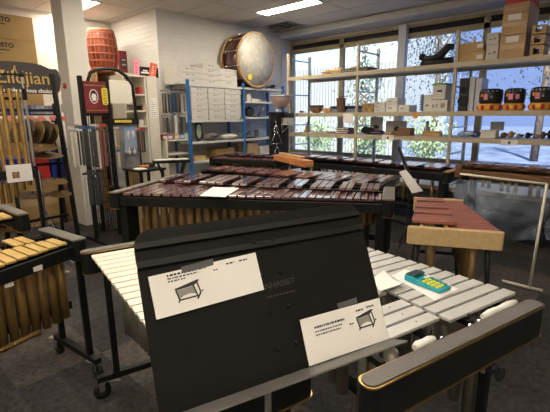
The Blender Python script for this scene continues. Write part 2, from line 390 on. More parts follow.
# ------------------------------------------------------------------ mallet instruments
# local frame: +x from the low end to the high end, bars across, naturals on -y, tops of the natural bars at z = zt
ACC = {'C':1,'D':1,'F':1,'G':1,'A':1}
def bar_instrument(T, L, zt, n, start, nat, acc, g, barm, railA, railB, accdz=.0, th=.013, pitch0=None, accm=None, tubes=None, tube_rows=(1,1), tube_len=(.45,.14), end='vibe',
                   body=black, topm=greylam, trim=gold, ends=('low','high'), bar_gap=.1, endh=.115, endw=.06, posts=True, side=None, grade=0., bvl=.0025, tube_r=.02, low_legs=True, inset=.035, accin=None, mats=None):
    x0, x1 = endw+inset, L-endw-inset*.6
    lets = 'CDEFGAB'; s = lets.index(start)
    wts = [1+grade*(1-2*i/(n-1)) for i in range(n)]; S = sum(wts)
    xs = [x0]
    for w in wts: xs.append(xs[-1]+(x1-x0)*w/S)
    lin = lambda ab, x: ab[0]+(ab[1]-ab[0])*(x-x0)/(x1-x0)
    nb = []; ab_ = []
    for i in range(n):
        xm = (xs[i]+xs[i+1])/2; pw = xs[i+1]-xs[i]; bw = pw*(1-bar_gap)
        yo = -lin(nat, xm); yi = -g
        m_ = mats(i/(n-1)) if mats else barm
        MB().bb(xm-bw/2, xm+bw/2, yo, yi, zt-th, zt).build('bar', m_, T, bvl)
        nb.append((xm, (yo+yi)/2, pw))
        if i < n-1 and lets[(s+i) % 7] in ACC:
            xa = xs[i+1]; yi2 = g if accin is None else accin; yo2 = lin(acc, xa)
            MB().bb(xa-bw/2, xa+bw/2, yi2, yo2, zt-th+accdz, zt+accdz).build('bar', (mats(i/(n-1)) if mats else (accm or barm)), T, bvl)
            ab_.append((xa, (yi2+yo2)/2, pw))
    # support rails under the bars, with cord posts between the bars
    def rail(f, dz):
        m = MB(); p0 = (x0-.02, f(x0), zt-th-.02+dz); p1 = (x1+.02, f(x1), zt-th-.02+dz)
        m.beam(p0, p1, .02, .022)
        m.build('bar_rail', body, T)
        if posts:
            for xx in xs: MB().cyl((xx, f(xx), zt-th-.012+dz), (xx, f(xx), zt+.001+dz), .0035, n=6).build('cord_post', chrome, T)
    gi = g if accin is None else accin
    rail(lambda x: -(g+.22*(lin(nat,x)-g)), 0); rail(lambda x: -(g+.78*(lin(nat,x)-g)), 0)
    rail(lambda x: gi+.22*(lin(acc,x)-gi), accdz); rail(lambda x: gi+.78*(lin(acc,x)-gi), accdz)
    # end pieces
    for nm, (ya, yb), xa, xb in (('low', railA, 0, endw), ('high', railB, L-endw, L)):
        if nm not in ends: continue
        r = min(.028, (xb-xa)/2-.002)
        e = MB().rrect(xa, xb, ya, yb, r, zt-endh, zt+.006).build('end_panel', body, T, .003)
        if topm:
            MB().rrect(xa+.004, xb-.004, ya+.004, yb-.004, r-.004, zt+.006, zt+.011).build('top_strip', topm, e)
            MB().rrect(xa-.0025, xb+.0025, ya-.0025, yb+.0025, r, zt+.001, zt+.0068).rrect(xa-.0025, xb+.0025, ya-.0025, yb+.0025, r, zt-endh-.001, zt-endh+.005).build('edge_trim', trim, e)
    if side:   # long side panels below the bars
        for (a, b) in ((-lin(nat,x0)-.01, -lin(nat,x1)-.01), (lin(acc,x0)+.01, lin(acc,x1)+.01)):
            MB().beam((endw*.5, a, zt-th-.01-side/2), (L-endw*.5, b, zt-th-.01-side/2), .02, side).build('side_rail', body, T, .003)
    # resonators
    if tubes:
        for row, lst in zip(tube_rows, (nb, ab_)):
            if not row: continue
            for (xx, yy, pw) in lst:
                t = (xx-x0)/(x1-x0); ln = tube_len[0]+(tube_len[1]-tube_len[0])*t**.7; r = min(tube_r, pw*.42)
                m = MB().cyl((xx, yy, zt-th-.055-ln), (xx, yy, zt-th-.055), r, n=12); m.sm = True
                m.build('resonator', tubes, T)
        for lst in (nb, ab_):
            MB().beam((x0-.02, lst[0][1]+.03, zt-th-.1), (x1+.02, lst[-1][1]+.03, zt-th-.1), .008, .03).build('resonator_bar', tubes, T)
    return xs
def caster(T, p, r=.045, ax=(1,0,0)):
    x, y, z = p
    c = MB().lathe([(r*.3,-.014),(r,-.012),(r,.012),(r*.3,.014)], (x,y,r), ax, 18).build('caster', blackm, T)
    a = Vector(ax); b = Vector((-a.y, a.x, 0))
    MB().bb(x-.022, x+.022, y-.022, y+.022, 2*r, 2*r+.01).beam(Vector((x,y,r))+a*.018, Vector((x,y,2*r))+a*.018, .03, .004, a).beam(Vector((x,y,r))-a*.018, Vector((x,y,2*r))-a*.018, .03, .004, a).build('fork', chrome, c)
    MB().beam(Vector((x,y,2*r+.012))+b*.01, Vector((x,y,2*r-.012))+b*.10, .034, .010).build('brake_lever', mat('pale metal', (.62,.58,.52), .4, .3), c)
    return c
def vibe_legs(T, L, zt, yA, yB, base=.10, inset=.06, low=True, high=True, beamz=.36, rod=False):
    """end frames with two uprights on a floor beam with casters, and a cross beam"""
    for on, (ya, yb), x in ((low, yA, inset), (high, yB, L-inset)):
        if not on: continue
        MB().bb(x-.02, x+.02, ya, yb, base, base+.035).build('base_beam', black, T, .003)
        for y in (ya+.02, yb-.02): caster(T, (x, y, 0), .047)
        w = yb-ya
        for y in (ya+w*.18, yb-w*.18):
            MB().bb(x-.016, x+.016, y-.016, y+.016, base+.035, zt-.13).build('leg', black, T, .003)
    MB().beam((inset, (yA[0]+yA[1])/2, beamz), (L-inset, (yB[0]+yB[1])/2, beamz), .03, .045).build('cross_beam', black, T)
# -- the two silver vibraphones nested side by side
O_ = pz(360, 383, .86); O_ = Vector((O_.x, O_.y, 0))
aU = math.radians(74); Uv = Vector((math.cos(aU), math.sin(aU), 0)); Vv = Vector((-math.sin(aU), math.cos(aU), 0))
def uvp(u, v): return O_+Uv*u+Vv*v
V1 = thing('vibraphone', 'silver vibraphone with a teal calculator lying on its bars', 'vibraphone', uvp(.486, -.045), aU+PI/2)
bar_instrument(V1, 1.56, .86, 22, 'F', (.422, .245), (.435, .27), .008, silver, (-.388, .49), (-.25, .30), bar_gap=.2, tubes=mat('dull silver tubes', (.30,.28,.23), .4, .6, var=.2), tube_len=(.42,.14), tube_r=.024, inset=.06, endh=.115)
vibe_legs(V1, 1.56, .86, (-.36,.44), (-.24,.28), inset=.10)
# felt damper and hinge hardware at the low end, threaded height rod on the leg
vl = inv(V1); A_ = lambda u, v: Vector((.088, vl(pz(u,v,.852)).y, .852))
MB().tube([A_(403,341),A_(406,339),A_(411,336),A_(416,333),A_(419,331)], [.010,.016,.014,.016,.011], 8).build('damper_felt', silverw, V1)
MB().tube([A_(483,317),A_(489,313),A_(498,309),A_(506,304),A_(512,301)], [.010,.016,.013,.016,.011], 8).build('damper_felt', silverw, V1)
d = MB()
for y in (.14,.20,.10,-.10,-.16,-.05): d.cyl((.075,y,.80),(.075,y,.845),.006,n=8).sphere((.078,y,.846),.010,8)
d.beam((.08,.33,.835),(.08,-.02,.84),.008,.008).beam((.07,-.02,.835),(.07,-.38,.835),.006,.006)
d.sm = False
d.build('damper_hardware', chrome, V1)
r_ = MB()
for k in range(9): r_.cyl((.10,-.20,.66+k*.013),(.10,-.20,.667+k*.013),.013,n=10)
r_.cyl((.10,-.20,.6),(.10,-.20,.76),.009,n=8).build('threaded_rod', chrome, V1)
kn = MB().cyl((.085,-.20,.62),(.05,-.215,.62),.008,n=8)
for k in range(5): kn.sphere((.045,-.215+.017*math.cos(k*1.257),.62+.017*math.sin(k*1.257)),.012,8)
kn.build('height_knob', blackm, V1)
MB().bb(.075,.125,-.24,-.165,.70,.76).build('leg_socket', black, V1, .004)
MB().bb(.55,.62,-.10,.10,.05,.075).build('pedal', chrome, V1); MB().cyl((.58,0,.07),(.58,0,.36),.006).build('pedal_rod', chrome, V1)
V2 = thing('vibraphone', 'cream silver vibraphone half hidden behind the black music stand', 'vibraphone', uvp(-.16, 1.56), aU-PI/2)
sv2 = mat('cream silver bars', (.80,.74,.62), .42, .1, var=.03)
bar_instrument(V2, 1.42, .86, 20, 'F', (.295, .215), (.25, .10), .006, sv2, (-.335, .29), (-.23, .12), posts=False, bar_gap=.15, tubes=MATS['dull silver tubes'], tube_len=(.42,.16), tube_r=.024, inset=.02, endh=.115)
vibe_legs(V2, 1.42, .86, (-.33,.26), (-.20,.08), inset=.03, beamz=.30)
# -- concert marimba in the middle
def quad_frame(lf, lb, hf, hb):
    """front/back points of the low and of the high rail -> origin, angle, length, rail spans"""
    ml, mh = (lf+lb)/2, (hf+hb)/2; a = math.atan2((mh-ml).y, (mh-ml).x)
    return ml, a, (mh-ml).length, (lb-lf).length, (hb-hf).length
def marimba_legs(T, L, zt, yA, yB, w=.07, d=.16):
    for (ya, yb), x in ((yA, .09), (yB, L-.09)):
        for y in (ya+.11, yb-.11):
            MB().bb(x-w/2, x+w/2, y-d/2, y+d/2, .07, zt-.1).build('leg', black, T, .006)
        MB().bb(x-.03, x+.03, ya+.03, yb-.03, .06, .11).build('base_beam', black, T, .004)
        for y in (ya+.06, yb-.06): caster(T, (x, y, 0), .033)
    MB().beam((.09, (yA[0]+yA[1])/2, .32), (L-.09, (yB[0]+yB[1])/2, .32), .04, .06).build('cross_beam', black, T)
rw = lambda t: rosew if t < .28 else (rosew3 if t < .62 else rosew2)
a1 = math.radians(26)
M1c = Vector((-3.45, 1.97, 0))
M1 = thing('marimba', 'large dark rosewood marimba with a white sheet on its bars', 'marimba', M1c, a1)
bar_instrument(M1, 2.26, .93, 30, 'A', (.50, .235), (.47, .25), -.012, rosew, (-.55,.55), (-.29,.27), accdz=.038, th=.022, tubes=tantube, tube_rows=(1,1), tube_len=(.62,.14), topm=greylam, endw=.085, endh=.13, side=.075, grade=.28, accin=-.03, tube_r=.034, inset=.01, bar_gap=.16, mats=lambda t: rosew if (t*29) % 2 < 1.2 else rosew3, posts=False)
marimba_legs(M1, 2.26, .93, (-.52,.52), (-.27,.25))
# second marimba back to back with it, low end at the right
M2 = thing('marimba', 'reddish marimba standing back to back behind the large dark marimba', 'marimba', (-1.82, 3.63, 0), math.radians(191))
bar_instrument(M2, 2.2, .895, 29, 'C', (.52,.24), (.40,.22), -.012, rosew2, (-.5,.40), (-.25,.25), accdz=.042, th=.022, tubes=tantube, tube_rows=(0,1), tube_len=(.55,.14), topm=black, endw=.045, endh=.09, side=.07, grade=.25, accin=-.03, tube_r=.03, inset=.01, bar_gap=.16, mats=lambda t: rosew2 if t > .45 else rosew3, posts=False)
marimba_legs(M2, 2.2, .895, (-.48,.50), (-.25,.25))
# the padouk practice marimba with a maple end board
P = thing('marimba', 'small reddish padouk marimba with a plain maple end board', 'marimba', pz(455, 231, .85).xy.to_3d(), math.radians(116))
bar_instrument(P, 1.0, .85, 15, 'F', (.27,.16), (.25,.17), -.01, padouk, (-.275,.275), (-.19,.20), accdz=.032, th=.02, tubes=tantube, tube_rows=(1,1), tube_len=(.42,.16), body=maple, topm=None, endw=.045, endh=.105, accin=-.02, bar_gap=.1, posts=False, inset=.01, tube_r=.022)
for x, ys in ((.05,(-.2,.2)), (.93,(-.14,.14))):
    for y in ys:
        MB().tube([(x,y,.76),(x+.02,y*1.12,.5),(x-.06,y*1.3,.2),(x-.1,y*1.4,.02)], .016, 8).build('leg', black, P)
MB().beam((.05,-.2,.4),(.05,.2,.4),.025,.025).build('cross_bar', black, P); MB().beam((.93,-.14,.4),(.93,.14,.4),.025,.025).build('cross_bar', black, P)
# -- gold vibraphone at the left
G = thing('vibraphone', 'gold barred vibraphone with gold tubes beside the black chime rack', 'vibraphone', (0,0,0), math.radians(97))
gc = (pz(52,227,.86)+pz(82,240,.86))/2; ax = Vector((math.cos(G.rotation_euler.z), math.sin(G.rotation_euler.z), 0))
GL = 1.45
G.location = (gc.x-ax.x*GL+.02, gc.y-ax.y*GL, 0)
bar_instrument(G, GL, .86, 22, 'F', (.46,.165), (.30,.17), .012, goldbar, (-.48,.34), (-.215,.215), tubes=goldtube, tube_len=(.52,.40), topm=None, endw=.075, side=.07, bar_gap=.2, inset=.02, tube_r=.024)
rb = MB()
for k in range(4): rb.bb(GL-.072+k*.018, GL-.060+k*.018, -.21, .21, .866, .874)
rb.build('ribbed_top', steel, G)
vibe_legs(G, GL, .86, (-.44,.32), (-.26,.24), inset=.04, beamz=.42)
MB().bb(GL-.36, GL-.27, -.245, -.238, .775, .80).build('name_plate', paper, G); MB().bb(GL-.46, GL-.42, -.265, -.258, .745, .765).build('name_plate', paper, G)
b2 = MB().beam((.1,-.40,.46),(GL-.32,-.235,.44),.02,.02)
for k in range(16): b2.sphere((.15+k*.06,-.40+k*.0096,.462-.0012*k),.009,6)
b2.build('tube_clamp_bar', goldtube, G)
# another vibraphone at the far left edge
a5 = math.radians(92)
K = thing('vibraphone', 'dark vibraphone with a gold edged end board below the brass chimes', 'vibraphone', (0,0,0), a5)
kc = pz(30, 214.5, .90); ax = Vector((math.cos(a5), math.sin(a5), 0))
kr = kc+Vector((-ax.y, ax.x, 0))*.24
K.location = (kr.x-ax.x*1.45, kr.y-ax.y*1.45, 0)
bar_instrument(K, 1.45, .90, 22, 'F', (.36,.20), (.36,.20), .012, goldbar, (-.40,.40), (-.24,.24), tubes=goldtube, tube_len=(.5,.3), inset=.03, tube_rows=(0,0), topm=greylam, endw=.075, posts=False)
vibe_legs(K, 1.45, .90, (-.38,.38), (-.22,.22), inset=.05)
# -- marimbas in front of the window shelving
M3 = thing('marimba', 'long dark marimba under the window shelves behind the thin music stand', 'marimba', (-1.62, 5.19, 0), math.radians(182))
bar_instrument(M3, 2.35, .885, 28, 'C', (.40,.22), (.42,.24), -.012, rosew3, (-.46,.48), (-.28,.28), accdz=.045, th=.022, tubes=tantube, tube_rows=(0,1), tube_len=(.5,.14), topm=tanwood, endw=.08, endh=.12, side=.08, grade=.25, accin=-.03, posts=False, inset=.01)
marimba_legs(M3, 2.35, .885, (-.44,.46), (-.26,.26))
M4 = thing('marimba', 'dark marimba with tan tubes carrying the orange brown wooden box', 'marimba', (-5.0, 4.18, 0), math.radians(14))
bar_instrument(M4, 1.15, .92, 15, 'F', (.27,.18), (.27,.18), -.012, rosew, (-.3,.3), (-.21,.21), accdz=.04, th=.02, tubes=tantube, tube_rows=(1,1), tube_len=(.45,.14), topm=black, endw=.06, endh=.12, side=.05, accin=-.03, posts=False, inset=.01)
marimba_legs(M4, 1.15, .92, (-.28,.28), (-.2,.2), d=.08)
M5 = thing('marimba', 'brown edged marimba draped in clear plastic wrap', 'marimba', (.55, 5.08, 0), math.radians(181))
bar_instrument(M5, 2.12, .965, 26, 'C', (.40,.24), (.40,.26), -.012, rosew2, (-.46,.46), (-.3,.3), accdz=.045, th=.022, tubes=tantube, tube_rows=(0,1), tube_len=(.4,.14), body=brownw, topm=brownw, trim=brownw, endw=.08, endh=.12, side=.07, grade=.2, accin=-.03, posts=False, inset=.01)
marimba_legs(M5, 2.12, .965, (-.42,.42), (-.28,.28), d=.06)
# clear plastic hanging over the front of M5
def wrap(label, x0, x1, y0, z0, z1, seed, bulge):
    random.seed(seed); nx, nz = 26, 16; vs = []; fs = []
    ph = [random.uniform(0, 6.3) for _ in range(6)]
    for j in range(nz+1):
        for i in range(nx+1):
            s, t = i/nx, j/nz
            y = y0-bulge*math.sin(PI*t)**.8*math.sin(PI*s)-.05*math.sin(9*s+ph[0]+3*t)-.035*math.sin(23*s+ph[1]-7*t)-.02*math.sin(14*t+11*s+ph[2])
            z = z1+(z0-z1)*t*(.8+.2*math.sin(PI*s))+.02*math.sin(12*s+ph[3])*t
            vs.append((x0+(x1-x0)*s+.03*math.sin(8*t+ph[4]), y, z))
    for j in range(nz):
        for i in range(nx): a = j*(nx+1)+i; fs.append((a, a+1, a+nx+2, a+nx+1))
    m = MB().add(vs, fs); m.sm = True
    o = m.build('hanging_plastic_cover', plastic, None); tag(o, label, 'plastic cover', None); return o
wrap('wider clear plastic sheet bulging below the brown marimba at its left', -1.45, -.62, 4.50, .22, .86, 3, .22)
wrap('crumpled clear plastic sheet hanging below the brown marimba towards its right', -.58, .35, 4.50, .25, .86, 5, .16)
# thin white stand in front of the plastic
W = thing('white_stand', 'thin white tubular stand in front of the plastic covered marimba', 'stand', (-.62, 4.0, 0))
li = inv(W)
p0, p1 = li(py(460,174,4.05)), li(py(547,184,4.02)); p2 = Vector((p1.x-.02, p1.y, .02))
MB().tube([p0, p1], .010, 8).build('top_bar', offwhite, W); MB().tube([p1, p2], .012, 8).build('post', offwhite, W)
MB().tube([p2+Vector((-.22,.0,0)), p2+Vector((.1,0,0))], .014, 8).build('foot', offwhite, W)
# ------------------------------------------------------------------ black music stand in the foreground
DC = Vector((-.507,.554,1.204)); DX = Vector((.327,.945,-.002)).normalized(); DZ = Vector((-.387,.136,.912)); DZ = (DZ-DX*DZ.dot(DX)).normalized(); DN = DX.cross(DZ)  # towards the viewer
if DN.dot(CP-DC) < 0: DN = -DN
S = thing('music_stand', 'large black metal music stand holding two white price cards', 'music stand', (-.56, .57, 0))
SL = inv(S)
def dk(x, z, n=0): return SL(DC+DX*x+DZ*z+DN*n)
def on_desk(u, v, n=0):     # where the line of sight meets the desk, in desk coordinates
    d = ray(u, v); t = (DC+DN*n-CP).dot(DN)/d.dot(DN); q = CP+d*t-DC
    return q.dot(DX), q.dot(DZ)
HW, HH = .254, .159
bandz0, bandz1 = on_desk(250, 249)[1], on_desk(250, 232)[1]
# desk sheet: rounded top corners, with a raised pressed band
R = .032
def hw(z):
    t = z-(HH-R)
    return HW if t <= 0 else HW-R+math.sqrt(max(0, R*R-t*t))
zs = [-HH, bandz0-.004, bandz0, bandz0+.012, bandz1-.004, bandz1, bandz1+.012]+[HH-R+R*math.sin(k*PI/16) for k in range(0, 9)]
off = [0, 0, .0075, 0, 0, .0075, 0]+[0]*9
vs = []; fs = []
for z, o in zip(zs, off):
    h = hw(z); vs += [dk(-h, z, o), dk(h, z, o), dk(h, z, o-.003), dk(-h, z, o-.003)]
for i in range(len(zs)-1):
    for k in range(4): fs.append((4*i+k, 4*i+(k+1) % 4, 4*i+4+(k+1) % 4, 4*i+4+k))
fs += [(0,1,2,3), tuple(4*(len(zs)-1)+k for k in range(4))]
desk = MB().add(vs, fs).build('desk', standm, S)
MB().add([dk(-HW,-HH,0), dk(HW,-HH,0), dk(HW,-HH,.057), dk(-HW,-HH,.057), dk(-HW,-HH-.003,0), dk(HW,-HH-.003,0), dk(HW,-HH-.003,.057), dk(-HW,-HH-.003,.057)],
         [(0,1,2,3),(7,6,5,4),(0,4,5,1),(1,5,6,2),(2,6,7,3),(3,7,4,0)]).build('ledge', mat('pale grey ledge', (.17,.16,.15), .42, .2, var=.2, vscale=6, bump=.05, bscale=200), S)  # ledge a lighter grey than the desk sheet
for (u, v) in ((254.4,242.7),(272.8,239.5),(262.6,275.4),(280.7,271.9),(269.9,311.8),(288.5,306),(278,349),(296.5,343)):
    x, z = on_desk(u, v); n = 0
    MB().lathe([(.0052,0),(.0048,.0018),(.003,.003),(.001,.0036)], dk(x, z, n), SL(DN+S.location), 12).build('rivet', standm, desk)
x, z = on_desk(274, 285); mt = frame_mtx(dk(x+.002, z, .0004), SL(DX+S.location), SL(DZ+S.location))
emb = mat('embossed dark metal', (.05,.047,.044), .45)
text_mesh('embossed_name', 'MANHASSET', emb, desk, .0165, mt, .0008)
mb = MB()
x, z = on_desk(281, 294)
for k in range(9):
    q = dk(x-.03+k*.0075, z, .0004); mb.box(q, (.0045,.003,.0012), frame_mtx((0,0,0), SL(DX+S.location), SL(DZ+S.location)).to_3x3())
o = mb.build('embossed_line', emb, desk); o['kind'] = 'stuff'
# bracket and pole
bk = MB(); bk.beam(dk(-.035,.11,-.006), dk(-.035,-.13,-.006), .02, .006, SL(DN+S.location)).beam(dk(.035,.11,-.006), dk(.035,-.13,-.006), .02, .006, SL(DN+S.location))
bk.build('bracket', blackm, S)
ptop = dk(0, -.02, -.05); MB().cyl(ptop, dk(0,-.02,-.009), .02, n=12).build('tilt_joint', blackm, S)
px_, py_ = ptop.x, ptop.y
MB().cyl((px_,py_,.55), (px_,py_,ptop.z+.005), .0085).build('inner_tube', chrome, S)
MB().cyl((px_,py_,.06), (px_,py_,.68), .0135).build('outer_tube', black, S); MB().cyl((px_,py_,.66), (px_,py_,.71), .018).build('clutch', blackm, S)
for a in (200, 320, 80):
    a = math.radians(a); MB().tube([(px_,py_,.10),(px_+.08*math.cos(a),py_+.08*math.sin(a),.075),(px_+.21*math.cos(a),py_+.21*math.sin(a),.012)], .010, 8).build('foot', black, S)
# the two price cards, each with a printed picture of a vibraphone and a strip of tape
def price_card(label, quad, pic_right, tape, lines, nudge):
    tl, tr, br, bl = [Vector(on_desk(*q, .0045)) for q in quad]
    top = (tr-tl).normalized(); w = ((tr-tl).length+(br-bl).length)/2; h = ((bl-tl).length+(br-tr).length)/2
    up = Vector((-top.y, top.x)); n0 = .0065 if nudge else .0045
    o3 = lambda p, n: DC+DX*p.x+DZ*p.y+DN*n
    org = o3(tl, n0)
    C = thing('price_card', label, 'price card', org)
    X = (DX*top.x+DZ*top.y); Y = (DX*up.x+DZ*up.y)
    def pt(a, b, n=0): return X*(a*w)-Y*(b*h)+DN*n          # a from left, b from top, 0..1
    def pnt(a, b): return pt(a, b, .0006)
    MB().add([pt(0,0), pt(1,0), pt(1,1), pt(0,1), pt(0,0,-.0006), pt(1,0,-.0006), pt(1,1,-.0006), pt(0,1,-.0006)], [(0,1,2,3),(7,6,5,4),(0,1,5,4),(1,2,6,5),(2,3,7,6),(3,0,4,7)]).build('sheet', paper, C)
    R3 = Matrix((X, Y, DN)).transposed()
    wr = MB()
    for (a0, a1, b, hgt, seed) in lines:
        random.seed(seed); a = a0
        while a < a1:
            l = min(random.uniform(.012,.032), a1-a); wr.box(pt(a+l/2, b, .0004), (l*w, hgt*h, .0004), R3); a += l+random.uniform(.006,.012)
    wr.build('printed_text', ink, C)['kind'] = 'stuff'
    a0, a1, b0, b1 = pic_right
    A = lambda s: a0+(a1-a0)*s; B = lambda t: b0+(b1-b0)*t
    P_ = MB()
    P_.add([pt(A(0),B(.22),.0005), pt(A(.92),B(0),.0005), pt(A(.98),B(.06),.0005), pt(A(.75),B(.26),.0005), pt(A(.05),B(.32),.0005)], [(0,1,2,3,4)])
    def ln(p, q, t=.003):
        p, q = pnt(*p), pnt(*q); d = (q-p).normalized(); s = DN.cross(d)*t*h*3; P_.add([p-s, q-s, q+s, p+s], [(0,1,2,3)])
    ln((A(.04),B(.3)), (A(.12),B(.85)), .006); ln((A(.12),B(.85)), (A(.06),B(.95)), .006); ln((A(.88),B(.15)), (A(.95),B(.72)), .006); ln((A(.95),B(.7)), (A(.78),B(1)), .007); ln((A(1.0),B(.6)),(A(1.04),B(.66)), .007)
    ln((A(.72),B(.25)), (A(.82),B(.9)), .006); ln((A(.12),B(.84)), (A(.82),B(.84)), .006)
    g = MB().add([pt(A(.07),B(.33),.0004), pt(A(.75),B(.28),.0004), pt(A(.8),B(.72),.0004), pt(A(.55),B(.62),.0004), pt(A(.3),B(.66),.0004), pt(A(.12),B(.8),.0004)], [(0,1,2,3,4,5)])
    pic = P_.build('printed_picture', ink, C); g.build('printed_tone', greyink, pic)
    tq = [Vector(on_desk(*q, .005)) for q in tape]
    v = [o3(p, n0+.0008)-org for p in tq]; v2 = [o3(p, n0+.0003)-org for p in tq]
    MB().add(v+v2, [(0,1,2,3),(7,6,5,4),(0,1,5,4),(1,2,6,5),(2,3,7,6),(3,0,4,7)]).build('tape', tapeg, C)
    return C
price_card('larger white price card taped at the centre left of the black stand', ((148,277),(255,252.5),(263.5,290.5),(155,319.5)), (.19,.42,.32,.78), ((181,267),(213,258.5),(213.5,265),(182,273)),
           ((.15,.50,.08,.045,1),(.15,.42,.155,.03,2),(.15,.30,.225,.03,3),(.56,.60,.20,.03,4),(.69,.77,.12,.04,5),(.82,.90,.12,.04,6)), False)
price_card('smaller white price card resting on the ledge of the black stand', ((299.8,320),(378.7,298),(389.8,338),(310,366.6)), (.64,.88,.20,.62), ((337,303.5),(356.5,297.5),(357.5,303),(338.5,309)),
           ((.14,.50,.25,.045,7),(.14,.46,.345,.03,8),(.14,.44,.42,.03,9),(.55,.60,.40,.03,10),(.66,.76,.15,.04,11),(.80,.90,.13,.04,12)), False)
# -- calculator and papers on the vibraphone bars
def flat_sheet(name, label, pts, z, cat='paper', m=paper, th=.0006, grp=None):
    P_ = [pz(u, v, z) for u, v in pts]; c = sum(P_, Vector())/len(P_)
    o = MB().prism([p-c for p in P_], (0,0,th)).build(name, m); o.location = c; return tag(o, label, cat, grp)
flat_sheet('paper_sheet', 'white sheet lying under the teal calculator', ((391,276),(405,269.5),(459,289),(434.5,300.5)), .8625)
# curled leaf beside it
c0 = pz(388, 283, .863); cv = MB(); vs = []
A, B_, C_, D_ = pz(373,277.5,.863), pz(384,270,.863), pz(404,288,.863), pz(380,296,.863)
n = 8; vs = []
for i in range(n+1):
    for j in range(n+1):
        s, t = i/n, j/n; p = A.lerp(B_, t).lerp(D_.lerp(C_, t), s); p.z += .0008+.016*max(0, s-.45)**1.5*3; vs.append(p-c0)
cv.add(vs, [(i*(n+1)+j, i*(n+1)+j+1, (i+1)*(n+1)+j+1, (i+1)*(n+1)+j) for i in range(n) for j in range(n)]); cv.sm = True
o = cv.build('paper_sheet', paper); so = o.modifiers.new('thick', 'SOLIDIFY'); so.thickness = .0006; so.offset = 1
o.location = c0; tag(o, 'curled white sheet lying on the bars beside the right edge of the black stand', 'paper')
ca, cb_ = pz(409.5, 277, .87), pz(446, 290.5, .87); cd = (cb_-ca); cl = cd.length; ang = math.atan2(cd.y, cd.x)
K2 = thing('calculator', 'teal calculator with yellow keys lying on white paper', 'calculator', ((ca+cb_)/2).xy.to_3d()+Vector((0,0,.8640)), ang)
cw = .078; hl = cl/2
def prof(m, x0, x1, z0a, z1a, w):   # wedge thicker at the display end
    return m.add([(x0,-w/2,0),(x1,-w/2,0),(x1,w/2,0),(x0,w/2,0),(x0,-w/2,z0a),(x1,-w/2,z1a),(x1,w/2,z1a),(x0,w/2,z0a)], [(0,3,2,1),(4,5,6,7),(0,1,5,4),(1,2,6,5),(2,3,7,6),(3,0,4,7)])
prof(MB(), -hl, hl, .030, .014, cw).build('body', teal, K2, .006)
topz = lambda x: .030+(x+hl)/(2*hl)*(-.016)+.0004
sl = Matrix.Rotation(math.atan2(.016, 2*hl), 3, 'Y')
MB().box((-hl+.027,0,topz(-hl+.027)+.004), (.046,cw*.86,.008), sl @ Matrix.Rotation(-.18,3,'Y')).build('display_hood', mat('dark teal plastic', (.02,.06,.07), .35), K2, .002)
MB().box((-hl+.027,0,topz(-hl+.027)+.0095), (.034,cw*.74,.002), sl @ Matrix.Rotation(-.18,3,'Y')).build('display', lcd, K2)
kx0 = -hl+.062; step = (2*hl-.062-.012)/5
for i in range(5):
    for j in range(4):
        x = kx0+step*(i+.4); y = -cw*.36+cw*.24*j; m_ = yellowkey if i > 0 and j < 3 else (paper if i == 0 and j > 1 else teal)
        MB().box((x, y, topz(x)+.0015), (step*.72, cw*.17, .004), sl).build('key', m_, K2, .001)
# -- thin black music stand with a sheet, in front of the window marimba
T2 = thing('music_stand', 'thin black music stand with white sheet behind the padouk marimba', 'music stand', (-2.1, 4.5, 0))
tl = inv(T2)
def tw(u, v, Y): return tl(py(u, v, Y))
a, b = tw(397,148,4.42), tw(413,189,4.42)
pv = Vector((.02,.02,.005))
dsk = MB(); dw = Vector((-.10,.22,.0))
dsk.add([a, b, b+dw, a+dw, a+pv, b+pv, b+dw+pv, a+dw+pv], [(0,1,2,3),(7,6,5,4),(0,1,5,4),(1,2,6,5),(2,3,7,6),(3,0,4,7)])
dsk.build('desk', blackm, T2)
MB().beam(a, b, .006, .006).build('desk_edge', steel, T2)
mid = a.lerp(b, .72); MB().cyl(Vector((mid.x,mid.y+.05,.08)), mid+Vector((0,.05,-.02)), .011).build('pole', blackm, T2)
for k in range(3):
    an = k*2.1+.4; MB().beam((mid.x,mid.y+.05,.25), (mid.x+.15*math.cos(an), mid.y+.05+.15*math.sin(an), .01), .014, .014).build('leg', blackm, T2)
q = [py(u, v, 4.36) for u, v in ((399,172),(406,169.5),(423,191),(412,193.5))]; c = sum(q, Vector())/4
o = MB().prism([p-c for p in q], (0.0,.002,0)).build('paper_sheet', paper); o.location = c; tag(o, 'pale sheet on the thin black music stand', 'paper')
# sheet on the big marimba
flat_sheet('paper_sheet', 'white sheet lying across the bars of the large dark marimba', ((199,196),(213,187),(239,188),(225,197)), .9325)
# ------------------------------------------------------------------ left side: boxes, cymbal rack, chimes
def carton(name, label, x0, x1, y0, y1, z0, z1, m=cardb, group=None, tape=True, labels=(), face='x', cat='box', flaps=True):
    c = ((x0+x1)/2, (y0+y1)/2, z0); T = thing(name, label, cat, c, 0, group)
    hx, hy, h = (x1-x0)/2, (y1-y0)/2, z1-z0
    MB().bb(-hx, hx, -hy, hy, 0, h-.004).build('body', m, T, .004)
    if flaps:
        MB().bb(-hx+.002, -.002, -hy+.002, hy-.002, h-.004, h).build('lid_flap', m, T); MB().bb(.002, hx-.002, -hy+.002, hy-.002, h-.004, h).build('lid_flap', m, T)
    if tape:
        if face == 'x': MB().bb(hx, hx+.0012, -hy+.01, hy-.01, h*.46, h*.62).build('tape', cardtape, T)
        else: MB().bb(-hx+.01, hx-.01, -hy-.0012, -hy, h*.40, h*.58).build('tape', cardtape, T)
    for (a, b, w, hh) in labels:
        if face == 'x': l = MB().bb(hx+.001, hx+.003, -hy+a*2*hy, -hy+a*2*hy+w, h*b, h*b+hh).build('label', paper, T)
        else: l = MB().bb(-hx+a*2*hx, -hx+a*2*hx+w, -hy-.003, -hy-.001, h*b, h*b+hh).build('label', paper, T)
    return T
XF = -6.9
